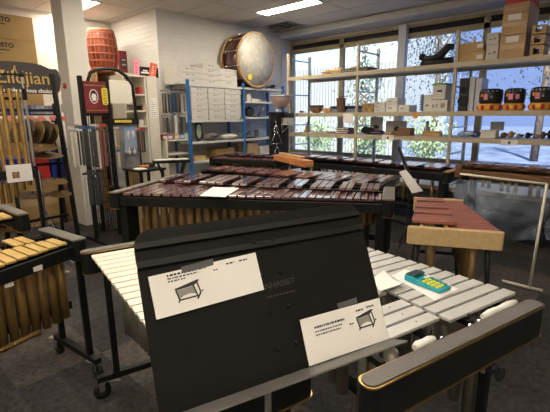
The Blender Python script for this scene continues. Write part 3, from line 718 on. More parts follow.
zz = [px(33, y, XF).z for y in (18, 42, 62)]
boxes = [(zz[1]+.003, zz[0], 'topmost brown cardboard carton of the tall stack at the left wall'), (zz[2]-.08, zz[1], 'second brown cardboard carton from the top of the stack behind the dark sign')]
yR = px(35, 40, XF).y
for (z0, z1, lb) in boxes:
    T = carton('cardboard_box', lb, XF-.5, XF, yR-1.05, yR, z0, z1, flaps=True, tape=False, group=None)
    text_mesh('printed_text', 'OSTO', ink, T, .085, frame_mtx((.2515, .12, (z1-z0)*.77), (0,1,0), (0,0,1)), .0004, bold=.003)
    m = MB().bb(.2505, .2512, .05, .17, (z1-z0)*.57, (z1-z0)*.61).bb(.2505, .2512, -.02, .08, (z1-z0)*.44, (z1-z0)*.46)
    m.build('printed_text', ink, T)['kind'] = 'stuff'
zq = zz[2]-.083; hq = zq/4
for k in range(3, -1, -1):
    lb = ['lowest brown cardboard carton behind the cymbal rack', 'brown cardboard carton with blue and red crates in front of it', 'brown cardboard carton behind the hanging cymbals', 'brown cardboard carton behind the lettered dark sign'][k]
    carton('cardboard_box', lb, XF-.55, XF-.02, yR-1.0, yR+(.18 if k < 1 else .02), hq*k, hq*(k+1)-.003, tape=False)
carton('cardboard_box', 'wide cardboard carton on the floor under the blue crate', -6.80, -6.33, 1.2, 2.42, 0, px(60,178,-6.33).z, tape=True)
zc = px(60,178,-6.33).z+.002
def crate(label, m, y0, y1, z0, z1, X0=-6.75, X1=-6.33):
    T = thing('storage_crate', label, 'crate', ((X0+X1)/2, (y0+y1)/2, z0)); hx, hy, h = (X1-X0)/2, (y1-y0)/2, z1-z0; t = .012
    MB().bb(-hx,hx,-hy,hy,0,t).bb(-hx,-hx+t,-hy,hy,t,h).bb(hx-t,hx,-hy,hy,t,h).bb(-hx+t,hx-t,-hy,-hy+t,t,h).bb(-hx+t,hx-t,hy-t,hy,t,h).build('body', m, T, .003)
    MB().bb(-hx-.01,hx+.01,-hy-.008,hy+.008,h,h+.02).build('rim', m, T, .004)
    for k in range(4): MB().bb(hx, hx+.008, -hy+.05+k*(2*hy-.12)/3, -hy+.07+k*(2*hy-.12)/3, .02, h-.01).build('rib', m, T)
ya, yb_, yc = px(37,165,-6.33).y, px(51,165,-6.33).y, px(69,165,-6.33).y
crate('red plastic crate beside the blue crate under the cymbals', redbox, ya-.02, yb_-.02, zc, px(45,158,-6.33).z)
crate('blue plastic crate beside the white pillar', bluebox, yb_+.01, yc, zc, px(60,150,-6.33).z)
crate('blue plastic crate behind the brass chimes', bluebox, ya-.75, ya-.10, zc, px(20,160,-6.33).z)
# cymbal rack with its sign
XZ = -5.2
RK = thing('cymbal_rack', 'black cymbal rack under a dark sign with gold lettering', 'cymbal rack', (XZ-.1, 1.2, 0)); rl = inv(RK)
f = lambda u, v, X=XZ: rl(px(u, v, X))
out = [(60.6,84),(61,80),(60,76),(58.5,72),(56.2,69.2),(50,69),(45.5,67),(41,65),(35,63.6),(29,62.8),(15,61.3),(0,60.8)]
pts = [f(*p) for p in out]; yL = pts[-1].y
mir = []
for p in pts[:-1][::-1]: mir.append(Vector((p.x, 2*yL-.25-p.y, p.z)))
bot = [f(57.5,94.5)]; b0 = bot[0]
allp = [f(60,90)]+pts+mir+[Vector((b0.x, 2*yL-.25-b0.y, b0.z))]+[b0]
sgn = MB().prism(allp, (-.02,0,0)).build('sign_board', mat('dark sign board', (.045,.038,.034), .5), RK)
goldp = mat('gold lettering', (.55,.36,.12), .45, .2); whl = mat('white lettering', (.78,.74,.66), .6)
p0, p1 = f(0,79), f(50,81); zx = Vector((0,1,0))
text_mesh('lettering', 'Zildjian', goldp, sgn, .19, frame_mtx(f(50,79.5)+Vector((.004,0,0)), zx, (0,0,1)), .002, align='RIGHT', bold=.001)
text_mesh('slogan', 'the only serious choice', whl, sgn, .060, frame_mtx(f(53,91.5)+Vector((.004,0,0)), zx, (0,0,1)), .0015, align='RIGHT', bold=.0015)
sw = [f(11.5,78), f(13,72), f(14.5,65.5), f(15.5,70), f(17.5,76)]
MB().tube([p+Vector((.004,0,0)) for p in sw], [.004,.006,.008,.006,.003], 6).build('swash', goldp, sgn)
legR = [f(54.5,96), f(64,160), f(74,226)]
a = f(54.5,96); b = Vector((a.x+.02, a.y+.04, .03))
lo = yL-.125
for s in (0, 1):
    yy = a.y if not s else 2*lo-a.y
    MB().beam((a.x,yy,a.z+.25), (a.x+.05,yy+(.06 if not s else -.06),.03), .04, .05).build('upright', black, RK, .004)
    MB().beam((a.x-.3,yy,.03), (a.x+.35,yy,.03), .05, .05).build('foot', black, RK, .004)
    MB().beam((a.x-.3,yy,.03), (a.x-.05,yy,1.7), .03, .03).build('brace', black, RK)
for z in (.35, 1.0, 1.62): MB().beam((a.x-.02,a.y,z), (a.x-.02,2*lo-a.y,z), .03, .03).build('cross_bar', black, RK)
zt = px(30,117,XZ).z
MB().beam((a.x-.01,a.y,zt), (a.x-.01,2*lo-a.y,zt), .02, .03).build('tag_rail', offwhite, RK)
redtag = mat('pink red tag', (.75,.20,.16), .6)
for u in (8, 30, 41, 52, 63):
    p = f(u, 118); MB().bb(p.x+.002, p.x+.012, p.y-.03, p.y+.03, p.z-.03, p.z+.02).build('price_tag', redtag, RK)
    if u not in (8, 63): MB().beam(p+Vector((-.02,.01,-.05)), p+Vector((-.02,.05,-.42)), .03, .008, (1,0,0)).build('tag_strip', offwhite, RK)
# the cymbals hung on pegs, turned nearly edge on
bronze = mat('bronze', (.24,.15,.06), .42, .8, var=.2, vscale=4); bronzed = mat('dark bronze', (.07,.045,.025), .5, .6, var=.25, vscale=5)
def cymbal(label, u, v, X, r, n, m=bronze, group='cymbals on the rack'):
    T = thing('cymbal', label, 'cymbal', px(u, v, X)); n = Vector(n).normalized()
    MB().lathe([(r,0),(r*.95,.003),(r*.6,.010),(r*.22,.016),(r*.2,.018),(r*.12,.028),(.006,.031)], (0,0,0), n, 28).build('bow', m, T)
    T2_ = MB().lathe([(.010,.028),(.012,.036),(.007,.042)], (0,0,0), n, 10).build('felt_and_nut', blackm, T)
    return T
for i, (u, v, r, n, m, lb) in enumerate((
    (26,131,.14,(.3,-.9,.4),bronzed,'dark cymbal hanging behind the stand pole left on the rack'),
    (35,134,.15,(.3,-.9,.4),bronze,'wide bronze cymbal hanging below the first pink tag right of the pole'),
    (43,133,.15,(.3,-.9,.4),bronzed,'dark cymbal hanging between the two middle pink tags'),
    (50,135,.14,(.3,-.9,.4),bronze,'bronze cymbal hanging beside the rack upright'),
    (18,134,.14,(.3,-.9,.4),bronzed,'dark cymbal seen between the two rightmost brass chimes'),
    (44,155,.19,(.15,.05,1),bronze,'bronze cymbal lying level above the red crate'),
    (40,147,.17,(.2,.02,1),bronze,'bright edged cymbal lying level just below the hanging cymbals'),
    (22,146,.11,(.3,.05,1),bronze,'bronze cymbal lying level behind the brass chimes'),
    (55,181,.13,(.2,.1,1),bronze,'small bronze cymbal low in front of the cardboard carton'),
    (33,195,.15,(.15,.0,1),bronzed,'dark flat cymbal low beside the stand pole'),
    (60,194,.12,(.2,.0,1),bronze,'small bright cymbal lowest on the rack beside the pillar'))):
    cymbal(lb, u, v, XZ+(.15 if i < 5 else .36), r, n, m)
# folded blue covers on top of the rack boxes
for lb, u0, u1, v0, v1, m in (('folded blue cover lying behind the cymbal rack top beside the pole', 10, 30, 107, 113, bluebox), ('folded grey and blue cover under the dark sign right of the pole', 31, 56, 104, 112, mat('grey blue cloth', (.25,.28,.36), .8, var=.4, vscale=9))):
    p, q = px(u0, v1, -6.1), px(u1, v0, -6.1); m_ = MB(); n = 14; vs = []
    for j in range(2*n):
        a = j/(2*n-1); vs.append((0, (q.y-p.y)*a, 0))
    pts = [(0, (q.y-p.y)*k/n, (q.z-p.z)*(.55+.35*math.sin(2.2*k+u0)) if 0 < k < n else .005) for k in range(n+1)]
    m_.prism([(0,0,-.02)]+pts+[(0,q.y-p.y,-.02)], (-.3,0,0)); o = m_.build('folded_cover', m); o.location = p; tag(o, lb, 'cover')
bx = [(pz(0,0,3)).x]
sh = MB().bb(-6.45, -6.05, px(6,113,-6.1).y, px(58,113,-6.1).y, px(30,116,-6.1).z-.02, px(30,114,-6.1).z)
for y in (px(8,113,-6.1).y, px(57,113,-6.1).y): sh.bb(-6.30,-6.26,y-.02,y+.02,.0,px(30,116,-6.1).z)
sh = tag(sh.build('rack_shelf', blackm), 'black shelf behind the cymbal rack carrying the folded covers', 'shelf')
# tubular chimes
XCh = -4.3
CH = thing('tubular_chimes', 'brass tubular chimes in a black frame with a white card', 'chimes', (XCh, 1.0, 0)); cl_ = inv(CH)
g = lambda u, v, X=XCh: cl_(px(u, v, X))
zb0 = [(-25,220),(-17,216),(-10,214),(-3,210),(4,207),(10,203),(17,196.5),(24,190),(30,185)]
tp = [52,53,54,55,56,60,88,91,93]
for k, (u, vb) in enumerate(zb0):
    b = g(u, vb); ut = {6:9, 7:16, 5:3}.get(k, None)
    t = Vector((b.x, b.y, 0)); t.z = g(max(u-8, -20), tp[k]).z if k < 8 else g(22, 94).z
    MB().cyl((b.x, b.y, b.z), (b.x, b.y, t.z), .0195, n=14).build('tube', chimebrass, CH); MB().cyl((b.x, b.y, t.z), (b.x, b.y, t.z+.02), .0215, n=14).build('cap', chimebrass, CH)
d0, d1 = g(-20, 170), g(34, 166)
MB().bb(d0.x+.03, d0.x+.05, d0.y, d1.y, d1.z-.10, d1.z-.02).bb(d0.x-.05, d0.x-.03, d0.y, d1.y, d1.z-.10, d1.z-.02).build('damper_box', black, CH, .004)
c0, c1 = g(5, 176), g(29, 163); cd = MB().bb(d0.x+.051, d0.x+.054, c0.y, c1.y, c1.z-.16, c1.z)
cdo = cd.build('white_card', paper, CH)
MB().bb(d0.x+.0545, d0.x+.0552, c0.y+.045, c0.y+.105, c1.z-.125, c1.z-.065).build('printed_picture', mat('brown print', (.30,.16,.10), .7, var=.5, vscale=60), cdo)
for y in (d1.y+.01, d0.y-.01):
    MB().bb(d0.x-.02, d0.x+.02, y-.015, y+.015, .06, d1.z+.0).build('upright', black, CH); MB().bb(d0.x-.28, d0.x+.28, y-.02, y+.02, .06, .09).build('foot', black, CH)
    for s in (-.25, .25): caster(CH, (d0.x+s, y, 0), .03)
MB().bb(d0.x-.012, d0.x+.012, d0.y, d1.y, .25, .28).build('cross_bar', black, CH)
ub = g(30, 99)
MB().bb(d0.x-.06, d0.x-.03, d0.y, d1.y-.02, g(16,100).z, g(16,97).z).build('top_bar', black, CH)
MB().beam((d0.x-.045, d0.y, .06), (d0.x-.045, d0.y, g(16,97).z), .03, .03, (1,0,0)).build('upright', black, CH)
MB().beam((d0.x-.045, d1.y-.02, d1.z-.05), (d0.x-.045, d1.y-.02, g(16,97).z), .016, .016, (1,0,0)).build('upright', steel, CH)
# stand pole in front of the rack
XP = -4.6
SP = thing('cymbal_stand', 'grey stand pole with black clamp in front of the dark sign', 'stand', px(41, 213, XP).xy.to_3d()); sl_ = inv(SP)
t0 = sl_(px(26, 98, XP)); t0 = Vector((0, 0, t0.z))
MB().cyl((0,0,.12), (0,0,t0.z), .012).build('pole', steel, SP); MB().cyl((0,0,t0.z-.02), (0,0,t0.z+.09), .022).build('clamp', black, SP)
tz = t0.z
MB().cyl((0,0,tz+.09), (.0,-.01,tz+.24), .008).build('rod', chrome, SP); MB().lathe([(.03,0),(.032,.02),(.02,.05)], (0,-.01,tz+.2), (0,0,1), 12).build('felt', black, SP)
MB().tube([(0,0,tz+.22),(.03,-.12,tz+.215),(.03,-.35,tz+.2)], .010, 6).build('boom_arm', black, SP)
for k in range(3):
    an = 2.1*k+.6; MB().beam((0,0,.32), (.30*math.cos(an),.30*math.sin(an),.015), .022, .012).build('leg', steel, SP); MB().beam((0,0,.14), (.16*math.cos(an),.16*math.sin(an),.16), .018, .008).build('brace', steel, SP)
# chrome stand legs near the cartons
CS = thing('cymbal_stand', 'chrome tripod stand standing in front of the wide cardboard carton', 'stand', (-5.55, 1.72, 0))
MB().cyl((0,0,.15),(0,0,.9),.012).build('pole', chrome, CS)
for k in range(3):
    an = 2.1*k+.2; MB().beam((0,0,.4), (.26*math.cos(an),.26*math.sin(an),.012), .02, .008).build('leg', chrome, CS)
# things on the pillar
pb = py(65.5, 86, 2.315)
B = thing('alarm_bell', 'small red round alarm on the white pillar', 'alarm', pb, -PI/2)
MB().lathe([(.036,-.01),(.036,.02),(.03,.03),(.014,.035)], (0,0,0), (1,0,0), 20).build('dome', redbox, B); MB().bb(.02,.036,-.02,.02,-.005,.005).build('band', paper, B)
for lb, u, v, w, h in (('upper beige switch plate on the white pillar', 63, 108, .10, .11), ('lower beige switch plate on the white pillar', 66.5, 117, .09, .10)):
    p = py(u, v, 2.315); T = thing('switch_plate', lb, 'switch', p, -PI/2); MB().bb(-.01,.012,-w/2,w/2,-h/2,h/2).build('plate', offwhite, T, .004); MB().bb(.012,.02,-w*.2,w*.2,-h*.2,h*.2).build('rocker', whitebox, T, .002)
# ------------------------------------------------------------------ corner cabinets, drum, mallet rack
def lab(o, l): o['label'] = l; return o
# tall cabinets in the alcove; the drum stands on the brown one
zD = px(100, 70.5, -6.75).z
def cabinet(label, x0, x1, y0, y1, h, m, shelves=(), open_face='x', name='cabinet'):
    T = thing(name, label, 'cabinet', ((x0+x1)/2,(y0+y1)/2,0)); hx, hy, t = (x1-x0)/2, (y1-y0)/2, .02
    MB().bb(-hx,hx,-hy,-hy+t,0,h).build('side_panel', m, T); MB().bb(-hx,hx,hy-t,hy,0,h).build('side_panel', m, T)
    MB().bb(-hx,-hx+.01,-hy+t,hy-t,0,h).build('back_panel', m, T); MB().bb(-hx-.0,hx+.005,-hy,hy,h,h+t).build('top', m, T)
    for z in shelves: MB().bb(-hx+.01,hx-.005,-hy+t,hy-t,z-t,z).build('shelf', m, T)
    MB().bb(-hx+.01,hx-.01,-hy+t,hy-t,0,.08).build('plinth', m, T)
    return T
yRB = px(124.5, 73.2, -6.45).y
cabinet('brown cabinet in the alcove carrying the tall red drum', -7.3, -6.55, 3.02, yRB-.10, zD-.022, tanwood, (.4,.9,1.4,1.8))
D = thing('drum', 'tall red brown barrel drum on the brown cabinet', 'drum', px(104.5, 71, -6.9).xy.to_3d()+Vector((0,0,zD)))
hD = px(101, 31, -6.9).z-zD; k = 1
rD = (px(117.5,50,-6.9)-px(87.5,50,-6.9)).length/2*.90
MB().lathe([(rD*.80,0),(rD*.92,hD*.18),(rD,hD*.42),(rD*.99,hD*.62),(rD*.90,hD*.86),(rD*.84,hD)], (0,0,0), (0,0,1), 32).build('shell', redbark, D)
MB().lathe([(rD*.88,hD*.955),(rD*.89,hD*.985),(rD*.85,hD+.012),(.01,hD+.014)], (0,0,0), (0,0,1), 32).build('skin', mat('brown skin', (.30,.12,.06), .6, var=.2), D)
for z, rr in ((.93,.885),(.78,.945),(.60,.995),(.42,1.0),(.25,.955),(.07,.87)): MB().lathe([(rD*rr,-.012),(rD*rr+.009,-.006),(rD*rr+.009,.006),(rD*rr,.012)], (0,0,hD*z), (0,0,1), 32).build('ring', rope, D)
for kk in range(20):
    an = 2*PI*kk/20; pr = [(.88,.93),(.95,.8),(1.005,.55),(1.005,.4),(.93,.2),(.86,.07)]
    MB().tube([((rD*a+.004)*math.cos(an), (rD*a+.004)*math.sin(an), hD*b) for i, (a, b) in enumerate(pr)], .006, 5).build('rope', rope, D)
# red box beside the drum
def slab(name, label, cat, u0, v0, u1, v1, X, dx, m, lean=0):
    p, q = px(u0, v1, X), px(u1, v0, X); o = MB().bb(-dx, 0, 0, q.y-p.y, 0, q.z-p.z).build(name, m); o.location = p
    if lean: o.rotation_euler = (lean, 0, 0)
    return tag(o, label, cat)
rbx = thing('instrument_box', 'dark red upright box standing beside the tall drum', 'box', px(124.5, 73.2, -6.45))
h_ = px(124,51,-6.45).z-rbx.location.z; w_ = (px(128.5,60,-6.45)-px(121,60,-6.45)).length
MB().bb(-.06,0,-w_/2,w_/2,0,h_).build('body', darkred, rbx, .004); MB().bb(0,.002,-w_*.3,w_*.3,h_*.2,h_*.66).build('printed_panel', mat('dark print', (.05,.035,.035), .5, var=.4, vscale=20), rbx)
MB().bb(.002,.0035,-w_*.26,w_*.26,h_*.34,h_*.42).build('printed_mark', mat('grey green print', (.32,.40,.34), .6), rbx); MB().bb(.002,.0035,-w_*.2,w_*.24,h_*.58,h_*.61).build('printed_text', paper, rbx)
cabinet('narrow white cabinet behind the red upright box', -6.95, -6.35, yRB-.085, yRB+.13, rbx.location.z-.022, whitep, (.4,.8,1.2,1.6))
# white open cabinet at the corner
zW = px(140, 77.5, -5.9).z; yW0, yW1 = px(124,95,-5.6).y, px(146.5,95,-5.6).y
zs_ = [px(140, v, -5.6).z for v in (94, 110.5, 126)]
WC = cabinet('white open cabinet with small goods against the brick corner', -5.98, -5.6, yW0, yW1, zW-.02, offwhite, [.5]+zs_)
# the blank side panel that faces the room with a typed notice
wp = thing('side_board', 'tall off white board with a typed notice beside the open cabinet', 'board', (-5.79, (yW1+px(158,95,-5.6).y)/2+.01, 0))
ww = (px(158,95,-5.6).y-yW1)/2-.012
MB().bb(-.18,.18,-ww,ww,0,zW).build('board', offwhite, wp)
nz0, nz1 = px(150,118,-5.6).z, px(150,98,-5.6).z
nt_ = MB().bb(.181,.183,-ww*.6,ww*.75,nz0,nz1).build('notice', paper, wp)
tx = MB()
for k in range(9):
    z = nz1-.03-(nz1-nz0-.05)*k/8; tx.bb(.183,.1836,-ww*.5,-ww*.5+ww*(.5+.4*math.sin(k*7)**2),z-.004,z+.004).bb(.183,.1836,ww*.5,ww*.68,z-.005,z+.005)
tx.build('printed_text', greyink, nt_)['kind'] = 'stuff'
# flyers on top
Xf = -5.72
for lb, u0, v0, u1, v1, m, ln in (('pink flyer standing on top of the white open cabinet', 134, 62, 138.5, 78, pink, -.06), ('coral red flyer standing tilted at the brick corner', 149, 63.5, 154.5, 78, coral, -.22), ('black sign lying behind the coral flyer on the cabinet top', 139.5, 69, 158, 77.5, black, 0)):
    X = Xf if m is not black else Xf-.06
    p, q = px(u0, v1, X), px(u1, v0, X); T = thing('flyer' if m is not black else 'small_sign', lb, 'flyer' if m is not black else 'sign', (p.x, p.y, zW+.001))
    w, h = q.y-p.y, q.z-p.z; mm = Matrix.Rotation(ln, 4, 'X')
    MB().bb(-.012,0,0,w,0,h).xf(mm).build('sheet', m, T)
    pr = MB()
    if m is not black:
        for k in range(5): pr.bb(.0002,.001,w*.3,w*(.5+.08*(k%3)),h*(.2+.14*k),h*(.25+.14*k))
        pr.xf(mm).build('printed_marks', redp if m is pink else paper, T)['kind'] = 'stuff'
    else: pr.bb(.0002,.001,w*.1,w*.55,h*.35,h*.5).bb(.0002,.001,w*.2,w*.45,h*.55,h*.7).build('white_mark', paper, T)
# small goods on the cabinet shelves
random.seed(11)
for (u, v, w, h, m, lb) in ((139,93,.05,.10,redp,'small red box on the upper cabinet shelf, first from its divider'),(142.5,93,.05,.08,brownw,'small brown jar on the upper shelf of the white cabinet'),(145,93,.04,.12,darkred,'dark red tin at the end of the upper cabinet shelf'),
                         (139.5,109.5,.05,.07,black,'small black case on the second shelf of the white cabinet'),(143.5,109.5,.09,.09,cardb2,'small tan box on the second shelf of the white cabinet'),(140,125,.06,.09,whitebox,'small white box on the third shelf of the white cabinet')):
    p = px(u, v, -5.72); z = min(zs_, key=lambda q: abs(q-p.z))+.001
    T = thing('small_box', lb, 'box', (p.x, p.y, z)); MB().bb(-.06,.06,-w/2,w/2,0,h*.82).build('body', m, T, .003); MB().bb(-.062,.062,-w/2-.002,w/2+.002,h*.82,h).build('lid', m, T, .003)
# -- mallet display rack
XM = -4.9
MR = thing('mallet_rack', 'black mallet display rack with red header and yellow card', 'display rack', (XM, 2.3, 0)); ml_ = inv(MR)
e = lambda u, v, X=XM: ml_(px(u, v, X))
yA, yB, yC = e(80,84).y, e(106,80).y, e(135,110).y
zT = e(106,79).z
for y in (yA, yB): MB().bb(-.025,.025,y-.022,y+.022,.05,zT+.02).build('upright', black, MR, .003)
MB().bb(-.28,.35,yA-.02,yB+.02,.02,.05).build('base', black, MR, .003)
hd0, hd1 = e(92,113).z, e(92,81.5).z
HB = MB().bb(.0,.03,yA+.024,yB-.024,hd0,hd1).build('header_panel', mat('red header', (.27,.035,.03), .45, col2=(.20,.02,.025), vscale=2.5), MR)
for z in (hd1-.045, hd0+.03): MB().bb(.03,.032,yA+.03,yB-.03,z-.006,z+.006).build('gold_line', gold, HB)
yo = yA+(yB-yA)*.42; zo_ = (hd0+hd1)/2+.01
ov = lambda r0, r1, x0: [Vector((x0, yo+r0*math.cos(t*PI/12), zo_+r1*math.sin(t*PI/12))) for t in range(24)]
MB().prism(ov(.052,.082,.0305), (.002,0,0)).build('emblem_rim', paper, HB); MB().prism(ov(.043,.072,.0325), (.001,0,0)).build('emblem_field', mat('maroon print', (.13,.02,.025), .5), HB)
MB().prism([Vector((.0336,yo+a,zo_+b)) for a, b in ((-.022,-.05),(.022,-.05),(.03,0),(.018,.03),(-.018,.03),(-.03,0))], (.001,0,0)).build('emblem_figure', paper, HB)
MB().prism([Vector((.0336,yo+a,zo_+b)) for a, b in ((-.024,.03),(.026,.03),(.022,.05),(0,.062),(-.02,.05))], (.001,0,0)).build('emblem_hat', ink, HB)
y0, y1 = e(100,95).y, e(105.8,95).y
MB().rrect(-.5,.5,0,1,.12,0,1).v
yc = MB(); yc.rrect(y0, y1, e(103,105).z, e(103,88).z, .02, 0, .004); yc.xf(Matrix(((0,0,1,.045),(1,0,0,0),(0,1,0,0),(0,0,0,1)))); yo_ = yc.build('yellow_card', yellow, MR)
tx = MB()
for k in range(6): z = e(103,104).z+.03*k; tx.bb(.0492,.0498,y0+.015,y1-.015,z,z+.007)
tx.build('printed_text', brownw, yo_)['kind'] = 'stuff'
# arched tube frame of the next display with a white board
AR = thing('arched_rack', 'black arched tube rack holding a cream board and bagged sticks', 'display rack', (XM-.45, 2.75, 0)); al = inv(AR)
XA = XM-.45
ea = lambda u, v: al(px(u, v, XA))
arc = [ea(88,80), ea(90,73), ea(97,69.5), ea(107,68.5), ea(117,70), ea(126,76), ea(132,86), ea(134.5,100)]
arc = [Vector((0, p.y, p.z)) for p in arc]; arc = [Vector((0, arc[0].y, .03))]+arc+[Vector((0, arc[-1].y+.02, .03))]
MB().tube(arc, .022, 10).build('arch_tube', black, AR); MB().bb(-.11,.11,arc[0].y,arc[-1].y,.0,.03).build('base', black, AR)
y0, y1 = ea(107,90).y, ea(131,90).y
MB().bb(-.012,.012,y0,y1,ea(120,103.5).z,ea(120,80.5).z).build('cream_board', offwhite, AR)
MB().bb(.02,.05,ea(107,120).y,ea(137,120).y,ea(120,124.5).z,ea(120,118.5).z).build('black_header', black, AR)
hb = MB()
for k in range(9):
    u = 113+k*1.9; hb.bb(.0505,.052,ea(u,121).y,ea(u+1.4,121).y,ea(u,122.6).z,ea(u,120).z)
hb.build('yellow_lettering', yellow, AR)['kind'] = 'stuff'
MB().bb(.0,.02,ea(107,130).y,ea(137,130).y,.6,ea(120,124.5).z).build('back_panel', mat('grey display board', (.30,.29,.28), .6, var=.3, vscale=8), AR)
# mesh grid and pegs of the mallet rack
gr = MB()
for k in range(12): y = yA+.03+(yB-yA-.06)*k/11; gr.bb(-.004,.004,y-.003,y+.003,.12,hd0-.03)
for k in range(16): z = .12+(hd0-.15)*k/15; gr.bb(-.004,.004,yA+.02,yB-.02,z-.003,z+.003)
gr.build('wire_grid', black, MR)
MB().bb(-.02,.02,yA,yB,hd0-.03,hd0).build('cross_bar', black, MR, .003)
# hanging bags of mallets: front row on the rack, others on the arched rack
def hang_bag(label, u0, u1, v0, v1, X, bagm, sticks, headm, name='mallet_pack', card=None, grp=None):
    p = px((u0+u1)/2, v1, X); q0, q1 = px(u0, v1, X), px(u1, v0, X); w, h = (q1.y-q0.y)*.93, px((u0+u1)/2, v0, X).z-p.z
    T = thing(name, label, 'mallet pack', p, 0, grp)
    for i, (a, m) in enumerate(sticks):
        y = -w/2+w*a; MB().cyl((0,y,h*.03),(0,y,h*.86), w*.11 if len(sticks) > 2 else w*.15, n=8).build('stick', m, T)
        if headm: MB().sphere((0,y,h*.05), w*.13 if len(sticks) > 2 else w*.18, 8, (1,1,1.3)).build('mallet_head', headm, T)
    v = MB(); n = 6
    for s in (-1, 1):
        vs = []
        for i in range(n+1):
            for j in range(n+1):
                yy = -w/2+w*i/n; zz2 = h*j/n; vs.append((s*(.012+.022*math.sin(PI*i/n)*math.sin(PI*min(1,j/n+.1))), yy, zz2))
        v.add(vs, [(i*(n+1)+j, i*(n+1)+j+1, (i+1)*(n+1)+j+1, (i+1)*(n+1)+j) for i in range(n) for j in range(n)])
    v.sm = True; v.build('bag', bagm, T)
    MB().bb(-.006,.006,-w/2,w/2,h*.93,h*1.0).build('header_card', card or bluep, T)
    MB().cyl((-.05,0,h*1.02),(.02,0,h*1.02),.003,n=6).build('hook', chrome, T)
    return T
dk_ = mat('dark mallet sticks', (.02,.025,.03), .5); rdk = mat('red brown sticks', (.22,.06,.045), .5); wht = mat('pale sticks', (.62,.56,.46), .5)
q = XM+.09
for (u0, u1, v0, v1, ms, hm, cd, lb) in (
    (74.5,80,126,168,[(.3,wht),(.7,wht)],None,whitebox,'bag of pale sticks hanging at the pillar end of the mallet rack'),
    (80.5,85,125,166,[(.3,dk_),(.7,dk_)],None,greyink,'narrow bag of dark sticks next to the pale sticks on the mallet rack'),
    (85,91,126,166,[(.2,dk_),(.5,dk_),(.8,dk_)],None,bluep,'bag of three dark sticks with blue card on the mallet rack'),
    (91,97,126,168,[(.2,dk_),(.5,dk_),(.8,dk_)],None,bluep,'second bag of three dark sticks with blue card, nearer the black upright'),
    (97,101.5,124,170,[(.3,dk_),(.7,wht)],fleshp,whitebox,'bag with one dark and one pale mallet on the rack'),
    (101.5,108,124,167,[(.3,rdk),(.7,rdk)],rdk,redp,'bag of red brown mallets beside the black upright'),
    (92,97,170,205,[(.3,dk_),(.7,dk_)],dk_,ink,'lower bag of black mallets near the floor on the rack'),
    (98,104,172,205,[(.3,dk_),(.7,dk_)],dk_,ink,'lower bag of black headed mallets beside the rack upright'),
    (88,92,172,207,[(.3,wht),(.7,dk_)],None,ink,'lower bag of thin sticks at the pillar side of the rack')):
    hang_bag(lb, u0, u1, v0, v1, q, bagp, ms, hm, card=cd)
q = XA+.12
for (u0, u1, v0, v1, bm, ms, hm, cd, lb) in (
    (109.5,114.5,126,148,bagp,[(.3,brownw),(.7,wht)],wht,brownw,'bag with brown and pale mallets under the black lettered header'),
    (115,120,127,147,bagp,[(.3,wht),(.7,tanwood)],yellow,whitebox,'bag of yellow headed mallets beside the bluish bag'),
    (126,137,127,153,bluebag,[(.3,wht),(.7,wht)],wht,bluep,'bluish clear bag of pale mallets on the arched rack'),
    (137.5,141.5,128,152,bagp,[(.3,dk_),(.7,brownw)],dk_,coral,'narrow bag with red card at the end of the arched rack'),
    (142,146,128,152,bagp,[(.3,brownw),(.7,dk_)],dk_,redp,'narrow bag of dark mallets beside the white cabinet'),
    (113,122,150,168,bagp,[(.3,wht),(.7,wht)],None,bluep,'small white pack with blue card hanging low on the arched rack')):
    hang_bag(lb, u0, u1, v0, v1, q, bm, ms, hm, card=cd)
# small black table with a white base in front
zTb = px(150, 163.5, -5.0).z
p0, p1 = px(117,166,-5.0), px(172,160,-4.6)
TB = thing('side_table', 'small black table with papers in front of the arched rack', 'table', px(144,165,-4.62).xy.to_3d())
hy = .19
MB().bb(-.2,.2,-hy,hy,zTb-.025,zTb).build('tabletop', black, TB, .004)
for sx in (-.17,.17):
    for sy in (-hy+.04,hy-.04): MB().bb(sx-.015,sx+.015,sy-.015,sy+.015,0,zTb-.025).build('leg', black, TB)
tb_ = TB.location
for lb, dx, dy, w, d, h, m, nm, ct in (('orange brown wooden block on the small black table', .0, .0, .12, .06, .035, orangewood, 'wooden_block', 'block'), ('white booklet lying on the small black table', .08, -.10, .12, .14, .012, paper, 'booklet', 'booklet'), ('dark accessory bag lying at the far end of the small black table', -.08, .12, .10, .12, .05, dk_, 'accessory_bag', 'bag')):
    o = MB().bb(-d/2,d/2,-w/2,w/2,0,h).build(nm, m, None, .006); o.location = (tb_.x+dx, tb_.y+dy, zTb+.001); tag(o, lb, ct)
p = px(132,181,-4.95); o = carton('cardboard_box', 'slim upright cardboard carton under the small black table', p.x-.08, p.x+.08, px(129,181,-4.95).y, px(136,181,-4.95).y, 0, px(132,166,-4.95).z-.05, cardb, tape=False)
K3 = thing('keyboard', 'small dark keyboard with pale top at the end of the big marimba', 'keyboard', px(171,159.5,-4.26)); K3.rotation_euler.z = math.radians(60)
MB().bb(-.22,.22,-.10,.10,-.035,0).build('case', black, K3, .004); MB().bb(-.20,.20,-.085,.085,0,.004).build('pale_top', mat('pale green grey', (.46,.48,.42), .5), K3)
for sx in (-.16,.16): MB().beam((sx,-.1,-.035),(-sx,.1,-K3.location.z),.02,.02).build('leg', blackm, K3); MB().beam((sx,.1,-.035),(-sx,-.1,-K3.location.z),.02,.02).build('leg', blackm, K3)
